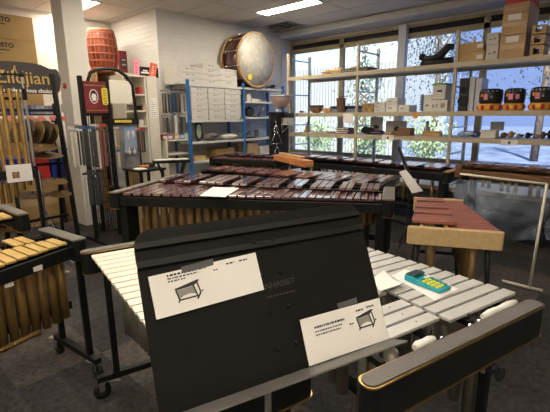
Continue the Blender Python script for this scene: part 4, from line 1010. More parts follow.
# ------------------------------------------------------------------ blue shelving with white boxes and the bass drum
XFb, XKb = -5.5, -5.97
yp = [px(190,120,XFb).y, px(244.5,120,XFb).y, 6.30]
zl = [px(215,85.5,XFb).z, px(215,120.0,XFb).z, px(215,141,XFb).z, .42]   # tops of the shelves, left bay
zr = [zl[0], px(260,101.5,XFb).z, px(260,117,XFb).z, px(260,138,XFb).z, .42]
BS = thing('shelving_unit', 'blue post shelving unit loaded with white boxes and a bass drum', 'shelving', (XFb-.24, 5.1, 0)); bl = inv(BS)
for y in yp:
    for x in (XFb-.02, XKb+.03):
        q = bl((x, y, 0)); MB().bb(q.x-.02,q.x+.02,q.y-.022,q.y+.022,0,zl[0]+.07).build('post', bluep, BS, .003)
for a, b, zs2 in ((yp[0], yp[1], zl), (yp[1], yp[2], zr)):
    for z in zs2:
        q = bl((0,(a+b)/2,0)); MB().bb(-.23,.235,a-5.1+.02,b-5.1-.02,z-.035,z).build('shelf', shelfg, BS, .002)
fr = MB()
for k in range(9): q = bl((XKb+.05+k*.05, yp[0], 0)); fr.cyl((q.x,q.y-.03,zl[0]+.02),(q.x,q.y-.03,zl[0]-.06),.006,n=6)
fr.build('hook_row', chrome, BS)['kind'] = 'stuff'
MB().beam(bl((XKb+.03,yp[0]-.02,zl[0]-.06)), bl((XFb-.02,yp[0]-.02,zl[0]-.06)), .02, .02).build('end_bar', steel, BS)
def wbox(label, y0, y1, z0, z1, X=XFb, dx=.36, m=whitebox, grp=None, name='white_box'):
    T = thing(name, label, 'box', (X-dx/2-.005, (y0+y1)/2, z0), 0, grp); hy, h = (y1-y0)/2, z1-z0
    MB().bb(-dx/2,dx/2,-hy+.003,hy-.003,0,h*.72).build('tray', m, T, .002); MB().bb(-dx/2-.002,dx/2+.002,-hy,hy,h*.30,h-.003).build('lid', m, T, .002)
    lbm = MB().bb(dx/2+.002,dx/2+.003,-hy*.35,-hy*.1,h*.55,h*.72).bb(dx/2+.002,dx/2+.003,hy*.05,hy*.25,h*.55,h*.72)
    lbm.build('print', greyink, T)['kind'] = 'stuff'
    return T
rowsn = ['lowest', 'second lowest', 'third up', 'fourth up', 'fifth up', 'topmost']
coln = ['beside the front post', 'middle column', 'by the second post']
ycol = [px(u, 105, XFb).y for u in (191.5, 208.5, 225, 241)]
ztop = px(215, 88.2, XFb).z; hh = (ztop-zl[1])/6
for c in range(3):
    for r in range(6):
        wbox('white box in the block under the drum shelf, %s, %s' % (rowsn[r], coln[c]), ycol[c]+.004, ycol[c+1]-.006, zl[1]+.001+r*hh, zl[1]+(r+1)*hh, grp='white boxes on the blue shelving')
for c, (u0, u1, nr, vt) in enumerate(((176,204,3,67.5),(203,220.5,4,64.5),(220,237.5,3,69.5))):
    X = XFb-.055; y0, y1 = max(px(u0,75,X).y, yp[0]-.16), px(u1,75,X).y-.008; zt_ = px(u1-4, vt, X).z; h = (zt_-zl[0])/nr
    for r in range(nr):
        nm_ = {3:['lowest','middle','topmost'], 4:['lowest','second lowest','second highest','topmost']}[nr][r]
        wbox('white box on the drum shelf, %s of %s' % (nm_, ['the stack at the outer end', 'the tall middle stack', 'the stack touching the bass drum'][c]), y0, y1, zl[0]+.001+r*h, zl[0]+(r+1)*h, X, .34, grp='white boxes on top of the blue shelving')
# bass drum, standing on its hoops
Fc = px(257, 58.5, XFb+.02); top, btm = px(258, 30.0, XFb+.02), px(258, 87.5, XFb+.02)
R_ = (px(258, 30.5, XFb+.02)-px(256, 86.5, XFb+.02)).length/2
BD = thing('bass_drum', 'large maroon bass drum with mottled head and yellow sticker', 'drum', (XFb-.43, Fc.y, zl[0]+R_+.001))
dn = .44
MB().lathe([(R_*.955,0),(R_*.955,dn)], (0,0,0), (1,0,0), 48).build('shell', maroon, BD)
for x in (-.005, dn-.03): MB().lathe([(R_*.94,0),(R_,0),(R_,.045),(R_*.94,.045)], (x,0,0), (1,0,0), 48).build('hoop', tanwood, BD)
MB().lathe([(R_*.945,-.004),(R_*.94,.008),(.01,.012)], (dn+.004,0,0), (1,0,0), 48).build('head', drumhead, BD)
for k in range(12):
    an = 2*PI*(k+.5)/12; y, z = R_*.975*math.cos(an), R_*.975*math.sin(an)
    t = MB().cyl((.03,y,z),(dn-.03,y,z),.006,n=8); t.build('tension_rod', chrome, BD)
    MB().box((dn*.3,y,z),(.05,.03,.03)).build('lug', chrome, BD, .004); MB().box((dn+.0,y*1.02,z*1.02),(.05,.02,.02)).build('claw_hook', chrome, BD, .004)
s_ = px(250, 77, XFb+.03); q = (s_.y-BD.location.y, s_.z-BD.location.z)
st = MB().lathe([(.055,0),(.055,.003)], (dn+.018,q[0],q[1]), (1,0,0), 20); st.sm = False; st.build('yellow_sticker', yellow, BD)
# small percussion on the same shelf
def blob(name, label, cat, p, parts, rz=0):
    T = thing(name, label, cat, p, rz)
    for nm, mb, m in parts: mb.build(nm, m, T, 0)
    return T
p = px(277.5, 87, XFb+.0); p.y = min(p.y, 6.14)
tq = blob('metal_stand', 'folded dark stand hardware at the window end of the blue shelving top', 'stand', (XFb-.13, p.y, zl[0]+.001), [('tube', MB().tube([(0,-.12,.02),(0,.12,.02)],.014).tube([(-.05,-.1,.05),(.05,.1,.06)],.012), steel), ('clamp', MB().sphere((0,.02,.06),.04,10).sphere((.02,-.07,.05),.03,10), blackm)])
# middle and lower shelves of the blue unit
def onb(name, label, cat, u0, u1, vt, z, parts, X=XFb-.05, dx=.25):
    a, b = px(u0, vt, X), px(u1, vt, X); T = thing(name, label, cat, (X-dx/2, (a.y+b.y)/2, z+.001)); return T, (b.y-a.y)/2, a.z-z, dx
def onb_box(label, u0, u1, vt, z, m, dx=.25, X=XFb-.05, name='carton', flaps=True):
    T, hy, h, dx = onb(name, label, 'box', u0, u1, vt, z, None, X, dx)
    MB().bb(-dx/2,dx/2,-hy,hy,0,h*.97).build('body', m, T, .003)
    MB().bb(-dx/2,dx/2,-hy,hy,h*.97,h).build('lid', m, T)
    return T, hy, h, dx
onb_box('two small white cartons wide on the right bay middle shelf', 247, 251, 94, zr[1], whitebox, name='white_box')
onb_box('flat white carton beside the small one on the right bay', 251.5, 260, 98.5, zr[1], whitebox, name='white_box')
T, hy, h, dx = onb('drum_pedal', 'grey drum pedal in plastic on the right bay of the blue shelving', 'pedal', 260, 270, 103, zr[2], None)
MB().bb(-.1,.1,-hy,hy,0,.015).build('foot_plate', steel, T); MB().beam((-.08,0,.02),(.08,0,h*.7),.06,.01).build('footboard', chrome, T); MB().cyl((-.06,-hy,h*.8),(-.06,hy,h*.8),.012).build('axle', chrome, T)
T, hy, h, dx = onb('accessory_bag', 'dark grey accessory bag beside the second blue post', 'bag', 248.8, 258, 107, zr[2], None)
MB().sphere((0,0,h*.5), 1, 14, (.09,hy*.95,h*.5)).build('bag', dk_, T); MB().tube([(0,-hy*.5,h*.85),(0,0,h*1.05),(0,hy*.5,h*.85)],.008,6).build('handle', black, T)
T, hy, h, dx = onb('drum_pedal', 'black pedal hardware on the lower right bay of the blue shelving', 'pedal', 247, 256, 126, zr[3], None)
MB().bb(-.1,.1,-hy,hy,0,.02).build('base_plate', black, T); MB().beam((-.1,0,.03),(.1,0,h*.6),.07,.012).build('footboard', steel, T); MB().cyl((-.08,0,.02),(-.08,0,h*.9),.012).build('post', black, T)
T, hy, h, dx = onb('hardware_pack', 'clear plastic pack of grey hardware on the lower right bay', 'pack', 258, 271, 122, zr[3], None)
MB().sphere((0,0,h*.5), 1, 12, (.1,hy*.95,h*.5)).build('wrap', bagp, T); MB().bb(-.06,.06,-hy*.6,hy*.6,.01,h*.5).build('hardware', steel, T, .01)
T, hy, h, dx = onb('bicycle_bell_pack', 'oval black and green practice pad on the left bay lower shelf', 'practice pad', 196.5, 204, 120.5, zl[2], None)
T.name = 'practice_pad'
pd = MB().lathe([(1,0),(1,.5),(.9,.6)], (0,0,0), (1,0,0), 24); pd.xf(Matrix.Translation((.05,0,h*.5)) @ Matrix.Diagonal((.04,hy*.95,h*.5,1))); pd.build('rim', blackm, T)
pd = MB().lathe([(1,0),(.9,.2)], (0,0,0), (1,0,0), 24); pd.xf(Matrix.Translation((.073,0,h*.5)) @ Matrix.Diagonal((.02,hy*.68,h*.36,1))); pd.build('pad', mat('grey green rubber', (.35,.42,.28), .6), T)
T, hy, h, dx = onb('flat_bag', 'grey flat cloth bag lying on the left bay lower shelf', 'bag', 206, 222, 132.5, zl[2], None)
MB().sphere((0,0,h*.5), 1, 12, (.14,hy,h*.5)).build('bag', greylam, T); MB().tube([(.12,-hy*.4,h*.6),(.16,0,h*.5),(.12,hy*.4,h*.6)],.008,6).build('strap', black, T)
T, hy, h, dx = onb('flat_bag', 'pale cloth bag lying beside the second blue post', 'bag', 225, 241, 134, zl[2], None)
MB().sphere((0,0,h*.5), 1, 12, (.14,hy,h*.5)).build('bag', mat('pale cloth', (.52,.48,.42), .8, var=.2), T); MB().tube([(.12,-hy*.4,h*.6),(.16,0,h*.5),(.12,hy*.4,h*.6)],.008,6).build('strap', offwhite, T)
# cartons on the low shelf
zlow = .80
for T0 in (BS,):
    for a, b in ((yp[0], yp[1]), (yp[1], yp[2])): MB().bb(-.23,.235,a-5.1+.02,b-5.1-.02,zlow-.035,zlow).build('shelf', shelfg, BS, .002)
for u0, u1, vt, m, lb in ((195,206,156.5,cardb2,'open tan carton with a yellow green label low on the blue shelving'), (207.5,221,159,cardb2,'low tan carton at the middle of the blue shelving'), (217,234.5,149,cardb,'larger brown carton low beside the second blue post'), (248,258,143,cardb2,'pale carton low in the right bay of the blue shelving'), (260,271,146,whitebox,'whitish carton low near the dark triangle board')):
    T, hy, h, dx = onb_box(lb, u0, u1, vt, zlow, m, .3, XFb-.05 if u0 != 217 else XFb-.14)
    if u0 == 195: MB().bb(dx/2,dx/2+.002,hy*.1,hy*.8,h*.2,h*.55).build('label', mat('lime label', (.50,.60,.08), .6), T)
    if u0 == 217: MB().bb(dx/2,dx/2+.002,-hy*.8,hy*.8,h*.40,h*.55).build('tape', cardtape, T)
# packs hanging on the end of the blue unit
for i, (u0, u1, v0, v1, ms, lb) in enumerate(((162.5,168,90,114,[(.3,brownw),(.7,dk_)],'bag of brown drum sticks hanging at the outer end of the blue unit'),(168,174,91,113,[(.3,dk_),(.7,dk_)],'bag of dark sticks hanging second at the end of the blue unit'),(174.5,182,91,113,[(.3,dk_),(.5,greylam),(.7,dk_)],'bag of dark grey sticks hanging nearest the blue front post'),(182.5,187,92,112,[(.5,greylam)],'narrow grey pack hanging against the blue front post'),
    (163,170,115,133,[(.3,greylam),(.7,dk_)],'lower bag of grey sticks at the outer end of the blue unit'),(171.5,179,112,136,[(.3,greylam),(.7,paper)],'lower tilted pack with a pale disc at the end of the blue unit'),(180,187,114,135,[(.3,dk_),(.7,greylam)],'lower dark pack beside the blue front post'))):
    hang_bag(lb, u0, u1, v0, v1, XFb-.12-.03*(i % 3), bagp, ms, None, card=greyink)
zz_ = px(175,139,XFb-.2).z
HS = thing('small_shelf', 'pale narrow side shelf of colourful packs beyond the blue post', 'shelf', (XFb-.22, yp[0]-.27, zz_))
MB().bb(-.2,.2,-.17,.22,-.02,0).build('shelf', offwhite, HS); MB().bb(-.2,.2,-.17,.22,-.24,-.22).build('shelf', offwhite, HS); MB().bb(-.2,-.18,-.17,.22,-zz_,.1).build('back_panel', offwhite, HS); MB().bb(-.2,.2,-.18,-.16,-zz_,.06).build('side_panel', offwhite, HS)
for k, (u, m, lb) in enumerate(((164,darkred,'dark red small pack on the pale side shelf'),(169,mat('purple pack', (.25,.10,.28), .5),'purple small pack on the pale side shelf'),(176,tanwood,'tan small pack on the pale side shelf'),(181,bluep,'blue small pack on the pale side shelf'),(186,whitebox,'white small pack at the post end of the pale side shelf'))):
    p = px(u, 138, XFb-.1); T = thing('small_pack', lb, 'pack', (XFb-.12, p.y, zz_+.001)); MB().bb(-.08,.06,-.045,.045,0,.085).build('body', m, T, .004); MB().bb(.0605,.062,-.035,.035,.02,.06).build('label', whitebox, T)
# the dark board with triangles, pale bowl drum above
XT = -4.74
DB = thing('display_board', 'tall dark display board hung with steel triangles', 'board', (XT-.04, (px(271.5,140,XT).y+px(289.5,140,XT).y)/2, 0)); wq = (px(289.5,140,XT).y-px(271.5,140,XT).y)/2; zq_ = px(280,112,XT).z
MB().bb(-.02,.02,-wq,wq,.06,zq_).build('board', mat('dark stained board', (.022,.017,.014), .6, var=.4, vscale=4, stretch=(1,6,1)), DB, .003); MB().bb(-.2,.2,-wq*.9,wq*.9,0,.06).build('foot', black, DB)
for u, v, s, ro, lb in ((276,129,.085,0,'small steel triangle at the upper edge of the dark board'),(284,126.5,.12,.5,'tilted steel triangle on the upper part of the dark board'),(276.5,139,.16,0,'large steel triangle in the middle of the dark board'),(277,151.5,.10,0,'small steel triangle low on the dark board')):
    p = px(u, v, XT+.0); T = thing('triangle', lb, 'triangle', (XT+.0, p.y, p.z)); c_ = [Vector((.0, s*math.cos(a)*1.0, s*math.sin(a))) for a in (PI/2+ro, PI/2+2.094+ro, PI/2-2.094+ro)]
    MB().tube([c_[0], c_[1]], .008, 6).tube([c_[1], c_[2]], .008, 6).tube([c_[2], c_[0].lerp(c_[2], .12)], .008, 6).build('rod', chrome, T); MB().tube([c_[0], c_[0]+Vector((-.005,0,.05))], .004, 5).build('cord', offwhite, T)
p = px(281, 99.5, XT+.02); BW = thing('bowl_drum', 'pale pinkish bowl drum on a chrome cradle above the dark board', 'drum', p); rr = (px(288,98,XT).y-px(274,98,XT).y)/2
MB().lathe([(.02,-rr*.85),(rr*.45,-rr*.75),(rr*.82,-rr*.3),(rr,.25*rr),(rr*.97,.32*rr),(.02,.33*rr)], (0,0,0), (0,0,1), 24).build('bowl', fleshp, BW); MB().lathe([(rr*1.0,.2*rr),(rr*1.04,.24*rr),(rr*1.04,.34*rr),(rr*1.0,.38*rr)], (0,0,0), (0,0,1), 24).build('rim', steel, BW)
for sy in (-.6,.6): MB().tube([(0,rr*sy,-rr*.6),(0,rr*sy*.9,-rr*1.4),(0,rr*sy*.9,zq_+.01-p.z)], .007, 6).build('cradle_leg', chrome, BW)
p = px(285.5, 119, XT); T = thing('white_box', 'small pale box with dark lid hooked on the dark board top', 'box', (XT+.06, p.y, p.z)); MB().bb(-.04,.05,-.10,.10,-.10,.02).build('body', offwhite, T, .004); MB().bb(-.045,.055,-.06,.105,.02,.10).build('lid', dk_, T, .01)
# orange brown wooden wedge box on M4
zB = px(306,168,-4.0).z
WB = thing('wooden_box', 'orange brown wooden wedge box lying on the dark marimba', 'wooden box', (0,0,0))
zk = .968
a_, b_, c_, d_ = pz(304,167.5,zk), pz(313.5,167,zk), pz(288,155,zk), pz(281,156.5,zk)
b_ = pz(313.5,167,zk); c_ = a_+Vector((-.78,.34,0)); d_ = b_+Vector((-.78,.34,0)); cc = (a_+b_+c_+d_)/4; WB.location = cc
hz = px(306,160.5,a_.x).z-zk
v = [a_-cc, b_-cc, d_-cc, c_-cc]; t1, t2 = Vector((0,0,hz)), Vector((0,0,hz*.95))
MB().add(v+[v[0]+t1, v[1]+t1, v[2]+t2, v[3]+t2], [(0,3,2,1),(4,5,6,7),(0,1,5,4),(1,2,6,5),(2,3,7,6),(3,0,4,7)]).build('body', orangewood, WB, .006)
up4 = [x+y for x, y in zip(v, (t1,t1,t2,t2))]; k_ = lambda s, t: up4[0].lerp(up4[1], t).lerp(up4[3].lerp(up4[2], t), s)
lp = [k_(.25,.45), k_(.25,1.0), k_(.95,1.0), k_(.95,.45)]; MB().prism(lp, (0,0,.03)).build('lid_board', tanwood, WB, .004)
MB().box(v[0].lerp(v[1],.5)+Vector((.0,-.004,hz*.5))+Vector((.01,-.012,0)), (.05,.012,.02)).build('latch', steel, WB)
# ------------------------------------------------------------------ beige steel shelving before the windows
YF, YB = 5.72, 6.38
XS = [py(287.5,100,YF).x, py(356.3,100,YF).x, py(452.5,100,YF).x]; XS += [XS[2]+(XS[2]-XS[1])*1.0, XS[2]+2*(XS[2]-XS[1])]
z1 = py(357,71.3,YF).z+.0; z2 = py(357,112.4,YF).z; z3 = py(357,134.6,YF).z; zpost = py(357,44,YF).z
WS = thing('shelving_unit', 'long beige steel shelving unit standing before the windows', 'shelving', ((XS[0]+XS[-1])/2, (YF+YB)/2, 0)); wl = inv(WS)
for x in XS:
    for y in (YF+.02, YB-.02):
        q = wl((x,y,0)); MB().bb(q.x-.02,q.x+.02,q.y-.02,q.y+.02,0,zpost).build('post', shelfb if y < 6 else steel, WS, .003)
    for z in (.3, 1.0, 1.36, 1.9, zpost-.10): MB().beam(wl((x,YF+.04,z)), wl((x,YB-.04,z)), .03, .02).build('side_brace', steel, WS)
for i in range(len(XS)-1):
    for z in (z1, z2, z3, .55):
        a, b = wl((XS[i],YF,0)), wl((XS[i+1],YB,0))
        MB().bb(a.x,b.x,a.y-.012,a.y+.02,z-.062,z).bb(a.x,b.x,b.y-.02,b.y+.012,z-.062,z).build('beam', shelfb, WS, .003); MB().bb(a.x+.02,b.x-.02,a.y+.02,b.y-.02,z-.022,z-.004).build('deck', shelfg, WS)
def sit(u0, u1, vt, z, Y, dy=.2):
    """x range, height of something standing on shelf height z with its front at Y"""
    a, b = py(u0, vt, Y), py(u1, vt, Y); zt_ = py((u0+u1)/2, vt, Y).z
    return a.x, b.x, max(.012, zt_-z)
def sbox(label, u0, u1, vt, z, m, Y=5.85, dy=.28, name='box', z0=None, labels=(), lidm=None, cat='box', tape=False):
    zb_ = z if z0 is None else z0; x0, x1, _ = sit(u0, u1, vt, z, Y); h = py((u0+u1)/2, vt, Y).z-zb_
    T = thing(name, label, cat, ((x0+x1)/2, Y+dy/2, zb_+.0015)); hx = (x1-x0)/2-.004; hy = dy/2
    MB().bb(-hx,hx,-hy,hy,0,h*.94).build('body', m, T, .004); MB().bb(-hx-.001,hx+.001,-hy-.001,hy+.001,h*.86,h-.003).build('lid', lidm or m, T, .003)
    for (a, b, w, hh, lm) in labels: MB().bb(-hx+a*2*hx,-hx+(a+w)*2*hx,-hy-.0025,-hy-.0012,h*b,h*(b+hh)).build('label', lm, T)
    if tape: MB().bb(-hx+.003,hx-.003,-hy-.0022,-hy-.001,h*.38,h*.62).build('tape', cardtape, T)
    return T
def zat(u, v, Y=5.85): return py(u, v, Y).z
# top shelf
p = py(304, 75, 5.9)
def heap(name, label, cat, u0, u1, vt, z, Y, items):
    x0, x1, h = sit(u0, u1, vt, z, Y); T = thing(name, label, cat, ((x0+x1)/2, Y+.12, z+.002)); return T, (x1-x0)/2, h
T, w, h = heap('wooden_clave', 'small brown wooden clapper at the corner end of the top shelf', 'clapper', 299, 310, 75, z1, 5.85, 0)
MB().tube([(-w,0,.02),(0,.02,.025),(w*.8,0,.018)], [.012,.018,.010], 8).build('body', brownw, T); MB().cyl((-w*.3,-.05,.02),(w*.3,.06,.02),.012).build('stick', tanwood, T)
T, w, h = heap('cymbal_bag', 'crumpled tan leather bag on the top shelf beside the dark case', 'bag', 319, 342, 68, z1, 5.85, 0)
MB().sphere((-w*.3,0,h*.42),1,14,(w*.7,.16,h*.4)).build('bag', mat('tan leather', (.42,.28,.14), .6, var=.35, vscale=12), T); MB().sphere((w*.45,-.02,h*.5),1,12,(w*.55,.13,h*.5)).build('pouch', cardb2, T); MB().tube([(-w*.6,-.1,h*.3),(0,-.17,h*.5),(w*.6,-.1,h*.4)],.012,6).build('strap', tanwood, T)
T, w, h = heap('long_case', 'long dark flat case lying on the top shelf past the first mullion', 'case', 341, 369, 66.5, z1, 5.85, 0)
MB().bb(-w,w,-.14,.14,0,h*.75).build('body', mat('dark case cloth', (.06,.055,.05), .8, var=.3), T, .01); MB().bb(-w*.98,w*.98,-.142,.142,h*.32,h*.42).build('zip', greyink, T); MB().sphere((-w*.2,0,h*.85),1,10,(.11,.1,h*.28)).build('tan_pouch', cardb2, T)
T, w, h = heap('folded_stand', 'black folded stand hardware lying on the top shelf', 'stand', 419.5, 450.5, 46, z1, 5.85, 0)
MB().tube([(-w,0,h*.5),(-w*.3,0,h*.40),(w*.2,0,h*.55),(w*.7,0,h*.95),(w,0,h*.92)], [.03,.05,.06,.05,.04], 8).build('upper_arm', blackm, T); MB().tube([(-w*.9,.06,.058),(w*.9,.06,.06)], .055, 8).build('lower_tube', blackm, T); MB().tube([(-w*.7,-.06,.043),(w,-.06,.043)], .04, 8).build('lower_tube', blackm, T)
MB().sphere((-w,0,h*.55),.05,10).build('foot_knob', blackm, T); MB().sphere((-w*.97,.05,h*.22),.05,10).build('foot_knob', blackm, T)
plab = paper
zm = zat(472, 52.0); zt_ = zat(472, 42.2)
sbox('lower of two orange tan cartons on the top shelf', 457.5, 485, 52.0, z1, cardb2, labels=((.72,.25,.22,.42,paper),))
sbox('upper of two orange tan cartons on the top shelf', 457.5, 484.5, 42.4, z1, cardb2, z0=zm, labels=((.76,.35,.2,.4,paper),))
zm = zat(493, 44.5)
sbox('lower white carton beside the tall cardboard stack', 486.3, 499.3, 44.5, z1, whitebox, labels=((.2,.4,.25,.1,greyink),(.6,.4,.2,.2,greyink)))
sbox('upper white carton beside the tall cardboard stack', 487, 499.6, 32.5, z1, whitebox, z0=zm, labels=((.2,.4,.25,.1,greyink),(.6,.4,.2,.15,greyink)))
zs4 = [z1+.001]+[zat(512, v, 5.78) for v in (34.5, 13.5, 3.5)]
for k, (lb) in enumerate(('lowest large carton of the tall stack on the top shelf', 'second large carton with a white label in the tall stack', 'uppermost carton of the tall stack, under the red case')):
    x0, x1 = py(500.5, 40, 5.78).x, py(525.5, 40, 5.78).x
    T = carton('cardboard_box', lb, x0, x1, 5.78, 6.34, zs4[k], zs4[k+1]-.003, cardb2, face='y', labels=((.22,.68,.14,.07),) if k < 2 else ())
T = thing('red_case', 'red flat case lying on top of the tall cardboard stack', 'case', ((x0+x1)/2, 6.05, zs4[3])); MB().bb(-(x1-x0)/2,(x1-x0)/2,-.22,.22,0,.16).build('body', redbox, T, .01); MB().bb(-.08,.08,-.235,-.22,.06,.10).build('handle', black, T)
for k in range(3):
    v0, v1 = (55, 44.5, 34)[k], (45, 34.5, 25)[k]; a, b = py(531, 40, 5.8), py(545, 40, 5.8); za = z1+.001 if k == 0 else zat(537, v0, 5.8); zb_ = zat(537, v1, 5.8)-.003
    T = thing('carton_tray', 'cut-out cardboard tray right of the tall cartons, %s of three' % ('lowest', 'middle', 'topmost')[k], 'tray', ((a.x+b.x)/2, 5.95, za)); w = (b.x-a.x)/2; h = zb_-za
    MB().bb(-w,w,-.15,-.14,0,h*.22).bb(-w,w,-.15,-.14,h*.78,h).bb(-w,-w*.55,-.15,-.14,h*.22,h*.78).bb(w*.35,w,-.15,-.14,h*.22,h*.78).build('front', cardb2, T); MB().bb(-w,w,.14,.15,0,h).bb(-w,-w+.01,-.14,.14,0,h).bb(w-.01,w,-.14,.14,0,h).bb(-w,w,-.14,.14,0,.01).build('body', cardb2, T)
# middle shelf
def pot(name, label, cat, u0, u1, vt, z, Y, prof, m, extra=None):
    x0, x1, h = sit(u0, u1, vt, z, Y); r = (x1-x0)/2; T = thing(name, label, cat, ((x0+x1)/2, Y+r, z+.0015)); MB().lathe([(a*r, b*h) for a, b in prof], (0,0,0), (0,0,1), 20).build('body', m, T); return T, r, h
bowlp = [(.5,0),(.8,.3),(1,.9),(1,1),(.9,1),(.7,.4),(.05,.25)]
T, r, h = pot('bowl', 'small dark wooden bowl at the corner end of the middle shelf', 'bowl', 306, 318, 105.5, z2, 5.85, bowlp, brownw); MB().lathe([(r*.97,h*.85),(r*1.02,h*.9),(r*1.02,h),(r*.97,h*1.02)], (0,0,0)).build('rim', blackm, T)
T, r, h = pot('bowl', 'yellow tan wooden bowl on the middle shelf', 'bowl', 319, 329, 108, z2, 5.85, bowlp, tanwood); MB().lathe([(r*.97,h*.85),(r*1.02,h*.9),(r*1.02,h),(r*.97,h*1.02)], (0,0,0)).build('rim', maple, T)
T, w, h = heap('small_shaker', 'tiny brown shaker lying at the corner post of the middle shelf', 'shaker', 295, 300, 110.5, z2, 5.85, 0); MB().sphere((0,0,.02),1,10,(w,.03,.02)).build('body', brownw, T); MB().cyl((0,0,.02),(w*1.6,.02,.015),.006).build('handle', tanwood, T)
T, w, h = heap('flat_case', 'long blue black flat case on the middle shelf', 'case', 330, 357, 106, z2, 5.95, 0); MB().bb(-w,w,-.12,.12,0,h*.55).build('lower_shell', mat('blue grey case', (.16,.20,.28), .5), T, .006); MB().bb(-w,w,-.12,.12,h*.56,h).build('upper_shell', dk_, T, .006); MB().bb(-.08,.08,-.135,-.12,h*.4,h*.6).build('handle', black, T)
T, r, h = pot('cup', 'brown cup of small beaters standing on the middle shelf', 'cup', 334.5, 342.5, 98, z2, 5.83, [(.75,0),(1,.95),(1,1),(.9,1),(.7,.1),(.02,.1)], brownw)
MB().tube([(0,0,h*.3),(r*.3,0,h*1.1),(r*2.4,-.02,h*1.12)],.008,6).build('beater', dk_, T); MB().tube([(0,0,h*.3),(-r*.4,0,h*1.15)],.008,6).build('beater', greylam, T)
wick = mat('wicker tan', (.36,.22,.09), .7, var=.4, vscale=40)
sbox('tan wicker box beside the post on the middle shelf', 362, 373.5, 103.3, z2, wick, Y=5.83)
for (u0, u1, vs_, lbs) in ((373.8, 385.5, (108.8,105.3,101.5), ('lowest','middle','topmost')), (386, 398, (104.5,98), ('lower','upper')), (398.3, 409.5, (105,), ('single',))):
    zprev = z2
    for v, l in zip(vs_, lbs):
        sbox('%s white carton on the middle shelf, %s' % (l, {373.8:'in the stack beside the wicker box', 386:'of the pair in the middle', 398.3:'next to the spiral rack side'}[u0]), u0, u1, v, z2, whitebox, z0=zprev, labels=((.2,.4,.3,.2,greyink),)); zprev = zat((u0+u1)/2, v)
sr = thing('spiral_stand', 'black wire spiral stand beside the white product boxes', 'stand', (py(419.5,108,5.85).x, 5.95, z2+.001)); h = zat(419.5,96)-z2
MB().tube([(.04*math.cos(t*.9), .04*math.sin(t*.9), .01+h*t/60) for t in range(60)], .006, 5).build('spiral', black, sr); MB().cyl((0,0,0),(0,0,h*1.12),.006).build('rod', black, sr)
sbox('tall white product box with a drawing beside the spiral stand', 424, 432.5, 94.5, z2, whitebox, labels=((.2,.3,.5,.12,greyink),))
zgr = zat(440, 99.5)
sbox('wide white box with dark scribbles under the green topped box', 431, 448, 99.8, z2, whitebox, Y=5.82, labels=((.08,.3,.12,.3,greyink),(.3,.35,.1,.3,greyink),(.6,.3,.25,.4,greyink)))
sbox('white box with green lid and black picture on the middle shelf', 433, 446.5, 83, z2, whitebox, Y=5.86, z0=zgr, lidm=green, labels=((.35,.45,.4,.12,ink),))
T = sbox('tall black loudspeaker behind the post on the middle shelf', 460, 469.7, 78, z2, mat('speaker cloth', (.03,.028,.027), .6), Y=5.88, name='loudspeaker', cat='loudspeaker', dy=.3)
for zz2, r in ((.3,.07),(.62,.045)): c_ = MB().lathe([(r,0),(r*.9,.01),(r*.5,-.006),(.01,-.004)], (0,-.152,zz2*(zat(463,77,5.88)-z2)), (0,-1,0), 20); c_.build('cone', blackm, T)
for k, (u0, u1) in enumerate(((470, 475.8), (476.3, 483))):
    sbox('tall lilac grey slim box beside the loudspeaker, %s' % ('touching it' if k == 0 else 'next to the bright coloured drums'), u0, u1, 77+k*.8, z2, lilac, Y=5.9, labels=())
skirt = mat('red yellow pattern', (.62,.04,.02), .6, col2=(.85,.45,.04), vscale=2.2, detail=0)
for k, (u0, u1, vt, lb) in enumerate(((476, 501.5, 88.5, 'black topped drum with red yellow skirt next to the lilac boxes'), (502, 525, 88, 'black topped drum with red yellow skirt in the middle of the three'), (528.5, 553, 86.5, 'black topped drum with red yellow skirt furthest from the lilac boxes'))):
    x0, x1, h = sit(u0, u1, vt, z2, 5.8); r = (x1-x0)/2; T = thing('hand_drum', lb, 'drum', ((x0+x1)/2, 5.80+r, z2+.0015), 0, 'black topped drums on the middle shelf')
    MB().lathe([(r*.86,0),(r,h*.12),(r*.97,h*.26),(r*.82,h*.34)], (0,0,0), (0,0,1), 28).build('skirt', mat('yellow band', (.80,.42,.05), .6), T)
    for j in range(8):
        an = 2*PI*j/8-PI/2+.39; MB().sphere((r*.80*math.cos(an), r*.80*math.sin(an), h*.16), 1, 10, (r*.27,r*.27,h*.14)).build('red_patch', redbox, T)
    MB().lathe([(r*.84,h*.32),(r*.93,h*.42),(r*.95,h*.8),(r*.88,h*.95),(r*.6,h),(.01,h)], (0,0,0), (0,0,1), 28).build('black_cover', mat('black cover cloth', (.016,.014,.014), .45, bump=.3, bscale=15), T)
    for j, (a, m_, sz) in enumerate(((-.15, pink, .05), (-.55, orange, .028), (.45, pink, .04) if k == 1 else (.3, greyink, .02))):
        an = -PI/2+a; MB().box((r*.965*math.cos(an), r*.965*math.sin(an), h*(.62+.08*(j % 2))), (sz, .01, sz*1.4), Matrix.Rotation(a, 3, 'Z')).build('tag', m_, T)
    tr = MB()
    for j in range(5): an = -PI/2-.7+j*.35; tr.sphere((r*.9*math.cos(an), r*.9*math.sin(an), h*.88), .014, 6)
    tr.build('studs', steel, T)
